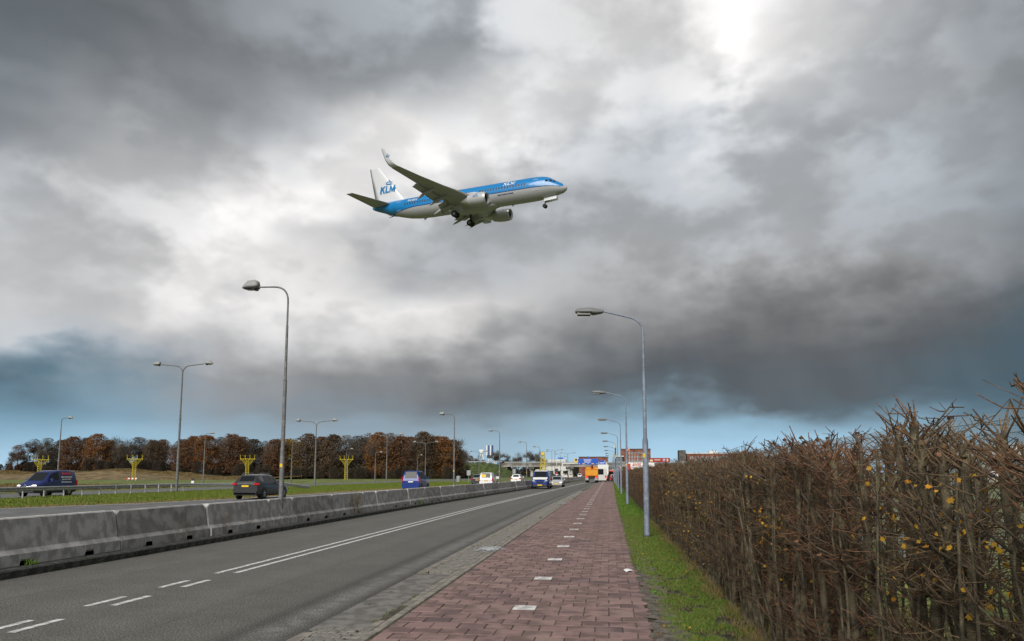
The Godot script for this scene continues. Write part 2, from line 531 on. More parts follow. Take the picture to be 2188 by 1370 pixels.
const MOTORWAY_EDGE := [[-54, 12], [-44, -8], [-36, -22], [-29.6, -33.7], [-26.9, -40.6], [-25.4, -48.7], [-24.6, -64.6], [-23.4, -79], [-21.4, -96], [-20, -130], [-19, -200], [-18.5, -330], [-18, -500]]

func build_ground() -> void:
	ground_piece("ground", sheet([[-2600, 300], [2600, 300], [2600, -3200], [-2600, -3200]], -0.16, mats.field))
	ground_piece("meadow", sheet([[-10.6, 30], [-10.6, -420], [-700, -420], [-700, 30]], -0.05, mats.field))
	ground_piece("playing_field", sheet([[2.6, 30], [500, 30], [500, -420], [2.6, -420]], -0.05, mats.field))
	# the carriageway beyond the barrier
	var pts := [[-11.0, 12]]
	for p in MOTORWAY_EDGE: pts.append(p)
	pts.append([-8.5, -500])
	var motorway := ground_piece("motorway", sheet(pts, -0.02, mats.motorway))
	var b := MB.new()
	var rows := []
	for p in MOTORWAY_EDGE: rows.append([Vector3(p[0] + 0.25, -0.014, p[1]), Vector3(p[0] + 0.5, -0.014, p[1])])
	b.skin(rows, false)
	part(motorway, "edge_line", b.mesh(mats.line))
	var far := ground_piece("far_carriageway", sheet([[-42.2, 10], [-42.2, -70], [-40.5, -120], [-39, -300], [-48.5, -300], [-49.5, -120], [-51, 10]], -0.02, mats.motorway))
	b = MB.new()
	b.skin([[Vector3(-42.5, -0.014, 10), Vector3(-42.7, -0.014, 10)], [Vector3(-42.5, -0.014, -70), Vector3(-42.7, -0.014, -70)], [Vector3(-40.8, -0.014, -120), Vector3(-41.0, -0.014, -120)], [Vector3(-39.3, -0.014, -300), Vector3(-39.5, -0.014, -300)]], false)
	part(far, "edge_line", b.mesh(mats.line))
	# rough brown grass: a low bank in front of the trees, and a strip beside the far carriageway
	b = MB.new()
	rows = []
	for k in 41:
		var x := lerpf(-330.0, -98.0, k / 40.0)
		var hgt := 2.4 * (1.0 - smoothstep(-150.0, -100.0, x)) + 0.5 * sin(x * 0.11) + 0.3 * sin(x * 0.31)
		hgt = maxf(hgt, 0.05)
		rows.append([Vector3(x, -0.1, -196), Vector3(x, hgt * 0.35, -206), Vector3(x, hgt * 0.8, -218), Vector3(x, hgt, -228), Vector3(x, hgt, -262), Vector3(x, -0.1, -290)])
	b.skin(rows, false)
	ground_piece("rough_grass_bank", b.mesh(mats.rough_grass))
	ground_piece("rough_grass", sheet([[-56, -40], [-54, -88], [-60, -105], [-86, -112], [-130, -92], [-140, -60], [-110, -40]], -0.03, mats.rough_grass))
	# the road beside the path
	var road := ground_piece("road", ribbon(-9.86, -3.3, 0.02, 0.012, -0.06, 12, -420, mats.asphalt, 8.0, 0.0, 16.0))
	for d in [[-7.64, -8.42], [-9.36, -10.15], [-11.0, -11.77], [-6.0, -6.75], [-12.64, -420]]:
		for x in [-6.87, -6.56]:
			var dz: float = 0.05 if x < -6.7 else -0.05
			part(road, "centre_line" if d[1] < -400 else "centre_dash", ribbon(x, x + 0.105, 0.02, 0.02, -0.055, d[0] + dz, d[1] + dz, mats.line, 3.0, 0.003))
	# kerb and strip under the barrier
	var kerb := thing("kerb", "", "", Vector3.ZERO)
	kerb.set_meta("kind", "structure")
	part(kerb, "paving", ribbon(-11.0, -10.0, 0.0, 0.0, 0.075, 8, -40, mats.kerb_dark, 8.0))
	part(kerb, "paving", ribbon(-11.0, -10.0, 0.02, 0.02, 0.075, -40, -330, mats.kerb_dark, 12.0))
	var stone := MB.new()
	stone.slab(Vector3(0, 0, 0), Vector3(0.15, 0.26, 0.985), 0.025)
	var stone_mesh := stone.mesh(mats.kerb_dark)
	var rest := []
	for k in 150:
		var z := -3.5 - k
		var x := -9.93 + drift(z, 0.02)
		if k < 40: part(kerb, "kerb_stone", stone_mesh, Vector3(x + rng.randf_range(-0.006, 0.006), -0.05 + rng.randf_range(-0.004, 0.004), z))
		else: rest.append(Transform3D(Basis(), Vector3(x, -0.05, z)))
	copies(kerb, "far_kerb_stones", stone_mesh, rest)
	var slot := MB.new()
	slot.box(Vector3(-9.85, 0.005, -15.1), Vector3(0.03, 0.09, 0.42))
	part(kerb, "drain_slot", slot.mesh(mats.black))

func build_path() -> void:
	var path := thing("cycle_path", "", "")
	path.set_meta("kind", "structure")
	part(path, "bedding", ribbon(-2.66, 0.62, 0.006, 0.004, -0.009, 14, -330, mats.bedding, 8.0))
	part(path, "gutter_bedding", ribbon(-3.3, -2.66, 0.012, 0.006, -0.07, 14, -330, mats.bedding, 8.0))
	# square clay tiles in running bond, three of a hundred-odd tones
	var tones := [[0.255, 0.165, 0.152], [0.245, 0.157, 0.146], [0.232, 0.148, 0.139], [0.214, 0.139, 0.133], [0.182, 0.122, 0.12], [0.262, 0.174, 0.158]]
	var tile_meshes := []
	for k in tones.size():
		var c: Array = tones[k]
		var m := grain(lin(c[0] * 0.85, c[1] * 0.85, c[2] * 0.85), lin(c[0] * 1.12, c[1] * 1.12, c[2] * 1.12), 0.09, 0.9, 0.88, 0.78, 2.3 + 0.4 * k, 0.12, 60 + k)
		var b := MB.new()
		b.slab(Vector3(0, -0.025, 0), Vector3(0.291, 0.05, 0.29), 0.006)
		var half := MB.new()
		half.slab(Vector3(0, -0.025, 0), Vector3(0.141, 0.05, 0.29), 0.006)
		tile_meshes.append([b.mesh(m), half.mesh(m)])
	var white := MB.new()
	white.slab(Vector3(0, -0.022, 0), Vector3(0.285, 0.05, 0.285), 0.005)
	var white_mesh := white.mesh(mats.line)
	var f := FastNoiseLite.new()
	f.seed = 4; f.frequency = 0.35
	var many := []
	for k in tones.size(): many.append([[], []])
	var marks := []
	var parts_left := 296
	for r in 560:
		var z := -6.92 - 0.3 * r
		var shift := 0.15 if (r % 9) % 2 == 1 else 0.0
		var right := 0.46 + drift(z, 0.004)
		var left := -2.44 + drift(z, 0.006)
		for q in range(-6, 8):
			var x := -1.07 + shift + 0.3 * q
			var half := 0
			if x - 0.15 < left - 0.01:
				if x + 0.15 < left + 0.1: continue
				x = x + 0.075; half = 1
				if x - 0.08 < left - 0.05: continue
			if x + 0.13 > right + 0.1: continue
			var dark := f.get_noise_2d(x * 1.5, z * 1.8) + rng.randf_range(-0.42, 0.42)
			var tone := 4 if dark > 0.58 else 3 if dark > 0.38 else 2 if dark > 0.06 else 1 if dark > -0.12 else 0 if dark > -0.36 else 5
			var tf := Transform3D(Basis.from_euler(Vector3(rng.randf_range(-0.008, 0.008), rng.randf_range(-0.01, 0.01), rng.randf_range(-0.008, 0.008))), Vector3(x, rng.randf_range(-0.0025, 0.0025), z + rng.randf_range(-0.003, 0.003)))
			if r % 9 == 0 and q == 0:
				marks.append(tf)
				continue
			if parts_left > 0:
				parts_left -= 1
				var o := part(path, "tile", tile_meshes[tone][half])
				o.transform = tf
			else:
				many[tone][half].append(tf)
	for k in marks.size():
		if k < 14:
			part(path, "white_tile", white_mesh).transform = marks[k]
	copies(path, "far_white_tiles", white_mesh, marks.slice(14))
	for k in tones.size():
		for q in 2:
			if many[k][q].size(): copies(path, "far_tiles", tile_meshes[k][q], many[k][q])
	# kerb bands and small grey bricks between path and road
	var strip := thing("gutter_strip", "", "")
	strip.set_meta("kind", "structure")
	var band := MB.new()
	band.slab(Vector3(0, -0.05, 0), Vector3(0.098, 0.1, 0.992), 0.006)
	var band_mesh := band.mesh(mats.kerb)
	var edge := MB.new()
	# the outer kerb slopes down to the road
	for k in 1:
		var s := [Vector2(-0.11, -0.12), Vector2(-0.11, -0.045), Vector2(-0.085, -0.028), Vector2(0.09, -0.012), Vector2(0.095, -0.12)]
		var r0 := []; var r1 := []
		for p in s:
			r0.append(Vector3(p.x, p.y, -0.496)); r1.append(Vector3(p.x, p.y, 0.496))
		for q in s.size() - 1: edge.quad(r0[q], r1[q], r1[q + 1], r0[q + 1])
		edge.fan(r0, false); edge.fan(r1, true)
	var edge_mesh := edge.mesh(mats.kerb)
	var far_band := []; var far_edge := []
	for k in 150:
		var z := -6.5 - k
		for q in 2:
			var x := -2.51 - 0.105 * q + drift(z, 0.006)
			var tf := Transform3D(Basis.from_euler(Vector3(0, rng.randf_range(-0.004, 0.004), 0)), Vector3(x, rng.randf_range(-0.006, 0.002) - 0.004 * q, z + 0.37 * q))
			if k < 22: part(strip, "kerb_band_stone", band_mesh).transform = tf
			else: far_band.append(tf)
		var te := Transform3D(Basis(), Vector3(-3.22 + drift(z, 0.012), rng.randf_range(-0.004, 0.002), z))
		if z < -13.1 or z > -8.2:
			if k < 22: part(strip, "kerb_edge_stone", edge_mesh).transform = te
			else: far_edge.append(te)
	copies(strip, "far_kerb_bands", band_mesh, far_band)
	copies(strip, "far_kerb_edges", edge_mesh, far_edge)
	var brick := MB.new()
	brick.slab(Vector3(0, -0.03, 0), Vector3(0.108, 0.06, 0.093), 0.006)
	var brick_mesh := brick.mesh(mats.brick_grey)
	var bricks := []
	for r in 700:
		var z := -6.2 - 0.098 * r
		if z < -8.25 and z > -13.0: continue
		for q in 4:
			var x := -2.725 - 0.112 * q - (0.05 if r % 2 == 1 else 0.0) + drift(z, 0.009)
			var tf := Transform3D(Basis.from_euler(Vector3(rng.randf_range(-0.014, 0.014), 0, rng.randf_range(-0.014, 0.014))), Vector3(x, -0.012 + rng.randf_range(-0.006, 0.003), z))
			if z > -8.3 and z < -7.0: part(strip, "brick", brick_mesh).transform = tf
			else: bricks.append(tf)
	copies(strip, "far_bricks", brick_mesh, bricks)
	# poured slabs sunk into the strip where it dips
	for k in 6:
		var z := -8.6 - 0.78 * k
		var b := MB.new()
		var b0 := Vector3(-3.33, -0.052, z + 0.45 - 0.1); var b1 := Vector3(-3.33, -0.052, z - 0.325 - 0.1)
		var a0 := Vector3(-2.68, -0.035, z + 0.45); var a1 := Vector3(-2.68, -0.035, z - 0.325)
		var dn := Vector3(0, -0.1, 0)
		b.quad(a0, a1, b1, b0)
		b.quad(a0, b0, b0 + dn, a0 + dn); b.quad(a1, a1 + dn, b1 + dn, b1); b.quad(b0, b1, b1 + dn, b0 + dn)
		part(strip, "slab", b.mesh(mats.patch))
	# verge soil
	part(path, "dirt_edge", ribbon(0.46, 0.75, 0.004, 0.004, 0.0045, -5, -60, mats.dirt, 0.13, 0.085))
	ground_piece("verge", ribbon(0.5, 3.2, 0.004, 0.004, -0.012, 10, -170, mats.soil, 0.5, 0.06))

# ---------------------------------------------------------------- concrete barrier segments
func barrier_mesh(length: float, plain: bool, m: Material, lean := 0.0) -> ArrayMesh:
	var b := MB.new()
	var prof := func(base: float, top: float) -> Array:
		return [Vector2(0.29, base), Vector2(0.275, maxf(0.2, base)), Vector2(0.215, 0.262), Vector2(0.2, 0.28), Vector2(0.125, top - 0.02), Vector2(0.105, top), Vector2(-0.105, top), Vector2(-0.125, top - 0.02), Vector2(-0.2, 0.28), Vector2(-0.215, 0.262), Vector2(-0.275, maxf(0.2, base)), Vector2(-0.29, base)]
	var cuts := []
	var h := length * 0.5 - 0.02
	cuts.append([-h, 0.0, 0.755]); cuts.append([-h + 0.09, 0.0, 0.82])
	if not plain:
		for s in [-1, 1]:
			var z: float = s * length * 0.23
			cuts.append([z - 0.13, 0.0, 0.82]); cuts.append([z - 0.11, 0.1, 0.82]); cuts.append([z + 0.11, 0.1, 0.82]); cuts.append([z + 0.13, 0.0, 0.82])
	cuts.append([h - 0.09, 0.0, 0.82]); cuts.append([h, 0.0, 0.755])
	var rows := []
	for c in cuts:
		var row := []
		for p in prof.call(c[1], c[2]): row.append(Vector3(p.x + lean * p.y, p.y, c[0]))
		rows.append(row)
	for r in rows.size() - 1:
		for s in 11: b.quad(rows[r][s], rows[r + 1][s], rows[r + 1][s + 1], rows[r][s + 1])
	b.fan(rows[0], false); b.fan(rows[rows.size() - 1], true)
	return b.mesh(m)

func build_barriers() -> void:
	var seg_a := barrier_mesh(3.6, false, mats.concrete)
	var seg_b := barrier_mesh(3.6, false, mats.concrete_b, 0.012)
	var darker := grain(lin(0.33, 0.325, 0.318), lin(0.46, 0.453, 0.443), 0.09, 1.5, 0.95, 0.78, 3.3, 0.5, 47)
	var seg_c := barrier_mesh(3.6, false, darker, -0.01)
	var short := barrier_mesh(1.75, true, mats.concrete_b)
	var z := -4.05
	var lengths := [3.6, 3.6, 3.6, 3.6, 3.6, 1.75, 3.6, 3.6, 1.75, 1.75]
	for k in 46: lengths.append(3.6)
	var lab := {
		1: "dark stained concrete barrier segment nearest the camera at the left edge of the road",
		2: "mossy grey concrete barrier segment holding two drain notches left of the wide pale one",
		3: "wide concrete barrier segment with a pale wash of stain, second of the fully visible ones",
		4: "weed-streaked concrete barrier segment just before the short segment at the tall lamp post",
		5: "short plain concrete barrier segment at the foot of the nearest tall lamp post",
		6: "mottled concrete barrier segment right after the short one at the tall lamp post",
		7: "concrete barrier segment with tall dry weeds growing at its foot",
		8: "short concrete barrier segment without notches beyond the tall dry weeds",
		9: "short concrete barrier segment before the run of equal segments towards the viaduct"}
	var jig := rng.randf_range(0, 1)
	for k in lengths.size():
		var l: float = lengths[k]
		var zc := z - l * 0.5
		z -= l
		var m: Mesh = short if l < 2.0 else [seg_a, seg_b, seg_c][(k * 7 + 2) % 3]
		var label: String = lab.get(k, "")
		if label == "": label = "%s concrete barrier segment of the equal run beyond the short segments" % (ORD[k - 10] if k >= 10 and k - 10 < 20 else "far") if k >= 10 else "concrete barrier segment at the very edge of the view"
		var o := part(self, "concrete_barrier", m, Vector3(-10.45 + drift(zc, 0.02) + rng.randf_range(-0.03, 0.03), 0.076 + rng.randf_range(-0.008, 0.008), zc), rng.randf_range(-0.007, 0.007) - (0.02 if zc < -40 else 0.0))
		tag(o, label, "barrier", "concrete barrier segments along the road")

# ---------------------------------------------------------------- viaduct, buildings, trees
func build_bridge() -> void:
	var z := -340.0
	var conc := grain(lin(0.2, 0.185, 0.165), lin(0.3, 0.28, 0.25), 0.03, 6.0, 0.9, 0.75, 17.0, 0.0, 31)
	var pale := grain(lin(0.42, 0.4, 0.37), lin(0.55, 0.52, 0.48), 0.03, 6.0, 0.9, 0.85, 17.0, 0.0, 32)
	var br := thing("viaduct", "long grey concrete road viaduct crossing over the far end of the road", "bridge", Vector3(0, 0, z))
	var b := MB.new()
	b.box(Vector3(15, 5.95, -7), Vector3(124, 1.1, 14))
	part(br, "deck", b.mesh(conc))
	b = MB.new()
	b.box(Vector3(15, 5.1, 0.25), Vector3(124, 0.42, 0.5))
	part(br, "edge_beam", b.mesh(pale))
	b = MB.new()
	b.box(Vector3(15, 6.75, 0.1), Vector3(124, 0.32, 0.12))
	b.box(Vector3(15, 7.15, 0.1), Vector3(124, 0.09, 0.09))
	for k in 63: b.box(Vector3(-46 + 2.0 * k, 6.8, 0.1), Vector3(0.1, 0.75, 0.08))
	part(br, "railing", b.mesh(mats.galv))
	for x in [-34.6, -16.7, 1.2, 19.0]:
		for q in 2:
			b = MB.new()
			b.lathe([Vector2(-0.1, 0.75), Vector2(4.0, 0.75)], Vector3(x, 0, -2.2 - 9.0 * q), Basis(Vector3(0, 1, 0), Vector3(1, 0, 0), Vector3(0, 0, 1)), 14)
			part(br, "pier", b.mesh(pale))
		b = MB.new()
		b.box(Vector3(x, 4.45, -6.8), Vector3(2.4, 0.95, 13.4))
		part(br, "pier_cap", b.mesh(conc))
	b = MB.new()
	b.box(Vector3(-47.0, 3.2, -7), Vector3(2.6, 6.6, 13.6))
	part(br, "abutment", b.mesh(conc))
	# embankment carrying the crossing road to the left
	b = MB.new()
	var rows := []
	for k in 33:
		var x := lerpf(-150.0, -33.0, k / 32.0)
		var h := 6.4 * (1.0 - smoothstep(-55.0, -34.5, x)) + 0.1
		rows.append([Vector3(x, -0.2, z + 19), Vector3(x, h * 0.5, z + 10), Vector3(x, h, z + 1.5), Vector3(x, h, z - 14), Vector3(x, -0.2, z - 34)])
	b.skin(rows, false)
	ground_piece("embankment", b.mesh(mats.bank))
	var rail := thing("roadside_barrier", "grey guard rail along the top of the grassy embankment beside the viaduct", "guard rail", Vector3(0, 6.4, z + 1))
	b = MB.new()
	b.box(Vector3(-78, 0.75, 0), Vector3(60, 0.4, 0.08))
	part(rail, "rail", b.mesh(mats.galv))
	for k in 15:
		b = MB.new()
		b.box(Vector3(-106 + 4.0 * k, 0.3, -0.05), Vector3(0.12, 0.9, 0.08))
		part(rail, "post", b.mesh(mats.galv))

func window_grid(o: Node3D, cols: int, rows: int, x0: float, dx: float, y0: float, dy: float, w: float, h: float, zf: float) -> void:
	var fr := MB.new(); fr.box(Vector3(0, 0, 0), Vector3(w, h, 0.16))
	var gl := MB.new(); gl.box(Vector3(0, 0, 0.05), Vector3(w * 0.86, h * 0.86, 0.12))
	var fm := fr.mesh(mats.offwhite); var gm := gl.mesh(mats.window)
	for r in rows:
		for c in cols:
			var f := part(o, "window", fm, Vector3(x0 + dx * c, y0 + dy * r, zf))
			part(f, "pane", gm)

func build_buildings() -> void:
	mats.window = paint(0.16, 0.19, 0.21, 0.12)
	var red := grain(lin(0.2, 0.075, 0.05), lin(0.3, 0.115, 0.075), 0.05, 8.0, 0.9, 0.8, 21.0, 0.0, 35)
	var darkb := grain(lin(0.1, 0.095, 0.09), lin(0.15, 0.14, 0.13), 0.05, 8.0, 0.9, 0.8, 21.0, 0.0, 36)
	var z := -430.0
	var o := thing("hotel", "tall red brick hotel block behind the row of grey lamp posts", "building", Vector3(7.2, 0, z))
	var b := MB.new()
	b.box(Vector3(8.2, 7.7, -9), Vector3(16.4, 15.4, 18))
	part(o, "wall", b.mesh(red))
	b = MB.new(); b.box(Vector3(8.2, 15.55, -9), Vector3(16.9, 0.35, 18.5))
	part(o, "roof", b.mesh(darkb))
	b = MB.new(); b.box(Vector3(-1.1, 5.6, 1), Vector3(3.4, 11.2, 5))
	part(o, "stair_tower", b.mesh(mats.window))
	b = MB.new(); b.box(Vector3(-0.9, 11.4, 1), Vector3(4.4, 0.45, 6))
	part(o, "canopy", b.mesh(mats.white))
	window_grid(o, 7, 6, 4.6, 1.7, 2.4, 2.15, 0.95, 1.25, 0.0)
	o = thing("office_building", "low red brick office block beside a dark tower above the hedge", "building", Vector3(40.5, 0, z))
	b = MB.new(); b.box(Vector3(24, 6.3, -8), Vector3(42, 12.9, 16))
	part(o, "wall", b.mesh(red))
	b = MB.new(); b.box(Vector3(24, 13.0, -8), Vector3(42.6, 0.5, 16.6))
	part(o, "roof", b.mesh(mats.offwhite))
	b = MB.new(); b.box(Vector3(0.6, 7.3, -4), Vector3(3.6, 14.9, 10))
	part(o, "tower", b.mesh(darkb))
	b = MB.new(); b.box(Vector3(18, 13.7, -6), Vector3(4.5, 1.4, 5))
	part(o, "roof_housing", b.mesh(mats.offwhite))
	window_grid(o, 13, 3, 5.6, 2.9, 3.6, 3.4, 1.6, 1.5, 0.0)
	# red brick block behind the sign gantry
	o = thing("brick_block", "plain dark red brick block rising behind the blue road signs", "building", Vector3(-8.9, 0, -460))
	b = MB.new(); b.box(Vector3(0, 5.8, 0), Vector3(17.5, 11.6, 10)); part(o, "wall", b.mesh(red))
	b = MB.new(); b.box(Vector3(0, 11.75, 0), Vector3(17.9, 0.3, 10.4)); part(o, "roof", b.mesh(darkb))
	# white service station glimpsed below the viaduct
	o = thing("service_station", "white columned service building seen under the left spans of the viaduct", "building", Vector3(-34, 0, -410))
	b = MB.new(); b.box(Vector3(3, 3.7, 0), Vector3(22, 0.5, 12)); part(o, "canopy", b.mesh(mats.offwhite))
	for k in 6:
		b = MB.new(); b.box(Vector3(-7.0 + 4.0 * k, 1.75, 5.4), Vector3(0.6, 3.5, 0.6)); part(o, "column", b.mesh(mats.offwhite))
	b = MB.new(); b.box(Vector3(3, 1.6, -4), Vector3(20, 3.2, 2)); part(o, "wall", b.mesh(mats.galv))
	o = thing("petrol_station", "pale low building with a blue roof sign left of the sign gantry", "building", Vector3(-32, 0, -450))
	b = MB.new(); b.box(Vector3(0, 5.0, 0), Vector3(14, 10.0, 10)); part(o, "wall", b.mesh(mats.offwhite))
	b = MB.new(); b.box(Vector3(4, 10.8, 5), Vector3(3.2, 0.8, 0.4)); part(o, "sign", b.mesh(mats.blue_sign))
	# car rental office
	o = thing("rental_office", "white and red rental office fascia just left of the tall hedge end", "building", Vector3(5.9, 0, -205))
	b = MB.new(); b.box(Vector3(2.6, 1.75, -4), Vector3(7.0, 3.5, 8)); part(o, "wall", b.mesh(mats.white))
	b = MB.new(); b.box(Vector3(2.6, 4.05, -3.9), Vector3(7.3, 1.15, 8.2)); part(o, "fascia", b.mesh(mats.white))
	b = MB.new(); b.box(Vector3(-0.55, 3.4, 0.25), Vector3(1.0, 1.9, 0.12)); part(o, "red_panel", b.mesh(mats.red))
	letters(o, "lettering", "AVIS", 1.05, Vector3(1.6, 4.06, 0.26), mats.red, true)
	# white hangar across the field
	var rib := grain(lin(0.62, 0.63, 0.64), lin(0.74, 0.75, 0.76), 0.03, 6.0, 0.6, 0.9, 17.0, 0.0, 37)
	o = thing("white_hangar", "long white clad hangar across the field behind the wire fence", "building", Vector3(121, 0, -160))
	b = MB.new(); b.box(Vector3(0, 3.65, -15), Vector3(92, 7.5, 30)); part(o, "wall", b.mesh(rib))
	b = MB.new(); b.box(Vector3(0, 5.4, 0.15), Vector3(92.2, 0.9, 0.2)); part(o, "band", b.mesh(mats.galv))
	b = MB.new(); b.box(Vector3(0, 7.5, -15), Vector3(92.6, 0.35, 30.6)); part(o, "roof", b.mesh(mats.galv))
	for k in 31:
		b = MB.new(); b.box(Vector3(-45 + 3.0 * k, 6.3, 0.1), Vector3(0.22, 1.8, 0.12)); part(o, "rib", b.mesh(mats.galv))
	for k in 8:
		b = MB.new(); b.box(Vector3(-40 + 11.0 * k, 2.2, 0.1), Vector3(5.2, 4.3, 0.12)); part(o, "door", b.mesh(mats.dark))

func letters(parent: Node3D, called: String, text: String, size: float, at: Vector3, m: Material, slanted := false, basis := Basis()) -> MeshInstance3D:
	var f := SystemFont.new()
	f.font_names = PackedStringArray(["Droid Sans"])
	f.font_weight = 700
	var tm := TextMesh.new()
	tm.text = text
	tm.font = f
	tm.font_size = 64
	tm.pixel_size = size / 64.0
	tm.depth = 0.03
	tm.curve_step = 6.0
	tm.material = m
	var o := part(parent, called, tm)
	o.transform = Transform3D(basis * (Basis(Vector3(1, 0, 0), Vector3(0.22, 1, 0), Vector3(0, 0, 1)) if slanted else Basis()), at)
	return o

# ---- trees
func limb(b: MB, from: Vector3, dir: Vector3, length: float, r: float, sides: int, bendy := 0.15) -> Array:
	var pts := [from]; var rad := [r]
	var d := dir.normalized()
	for k in 4:
		d = (d + Vector3(rng.randf_range(-1, 1), rng.randf_range(-0.4, 0.8), rng.randf_range(-1, 1)) * bendy).normalized()
		pts.append(pts[k] + d * length / 4.0)
		rad.append(r * (1.0 - 0.2 * (k + 1)) + 0.004)
	b.tube(pts, rad, sides, false)
	return pts

func tree_shape(h: float, spread: float, leaves: int, leaf: float, twigs: int, low: float) -> Dictionary:
	var wood := MB.new()
	var trunk := []; var rad := []
	var lean := Vector3(rng.randf_range(-0.4, 0.4), 0, rng.randf_range(-0.4, 0.4))
	for k in 6:
		var t := k / 5.0
		trunk.append(Vector3(rng.randf_range(-0.12, 0.12), h * 0.72 * t, rng.randf_range(-0.12, 0.12)) + lean * t)
		rad.append(lerpf(h * 0.016, h * 0.005, t))
	wood.tube(trunk, rad, 6, false)
	var ends := []
	for k in 11:
		var t := rng.randf_range(0.25, 1.0)
		var base: Vector3 = trunk[0].lerp(trunk[5], t)
		var a := rng.randf_range(0, TAU)
		var up := rng.randf_range(0.35, 1.1)
		var len := spread * rng.randf_range(0.55, 0.95) * (1.15 - 0.4 * t)
		var pts := limb(wood, base, Vector3(cos(a), up, sin(a)), len, h * 0.006, 4)
		ends.append(pts[4]); ends.append(pts[3])
	ends.append(trunk[5] + Vector3(0, h * 0.1, 0))
	var out := {}
	var fine := MB.new()
	for k in twigs:
		var e: Vector3 = ends[rng.randi() % ends.size()]
		var s := e + Vector3(rng.randf_range(-1, 1), rng.randf_range(-0.9, 0.6), rng.randf_range(-1, 1)) * spread * 0.22
		var d := Vector3(rng.randf_range(-1, 1), rng.randf_range(0.0, 1.7), rng.randf_range(-1, 1)).normalized()
		var l := rng.randf_range(0.05, 0.13) * h
		fine.tube([s, s + d * l * 0.5, s + (d + Vector3(0, 0.2, 0)) * l], [h * 0.0022, h * 0.0016, h * 0.0007], 3, false)
	var fol := MB.new()
	fol.coloured = true
	var clumps := []
	for k in 44:
		var y := lerpf(low, 0.94, rng.randf())
		var wide := spread * (0.74 * sqrt(maxf(0.04, 1.0 - pow(maxf(0.0, y - 0.42) / 0.56, 2.0))))
		var a := rng.randf_range(0, TAU)
		var rr := wide * sqrt(rng.randf())
		clumps.append([Vector3(cos(a) * rr, y * h, sin(a) * rr), rng.randf_range(0.12, 0.22) * spread + 0.35, rng.randf_range(0.8, 1.2)])
	for k in leaves:
		var c: Array = clumps[rng.randi() % clumps.size()]
		var d := Vector3(rng.randfn(), rng.randfn() * 0.8, rng.randfn()).normalized() * pow(rng.randf(), 0.45) * float(c[1])
		var p: Vector3 = c[0] + d
		if k % 2 == 0:  # thin veil of leaves between the clumps
			var yy := lerpf(low, 0.98, rng.randf())
			var ww := spread * 0.85 * sqrt(maxf(0.03, 1.0 - pow(maxf(0.0, yy - 0.42) / 0.57, 2.0))) * sqrt(rng.randf())
			var aa := rng.randf_range(0, TAU)
			p = Vector3(cos(aa) * ww, yy * h, sin(aa) * ww)
		if p.y > h: p.y = h - rng.randf() * 0.3
		var s := leaf * rng.randf_range(0.6, 1.3)
		var ux := Vector3(rng.randfn(), rng.randfn(), rng.randfn()).normalized()
		var uy := ux.cross(Vector3(rng.randfn(), rng.randfn(), rng.randfn())).normalized()
		var t: float = c[2] * rng.randf_range(0.75, 1.3)
		fol.col = Color(t, t * rng.randf_range(0.85, 1.1), t * rng.randf_range(0.8, 1.1))
		fol.quad(p - ux * s, p - uy * s * 0.6, p + ux * s, p + uy * s * 0.6)
	out.trunk = wood; out.twigs = fine; out.crown = fol
	return out

func leaf_mat(r: float, g: float, b: float) -> StandardMaterial3D:
	var m := paint(r, g, b, 0.8)
	m.vertex_color_use_as_albedo = true
	m.backlight_enabled = true
	m.backlight = Color(0.35, 0.3, 0.2)
	return m

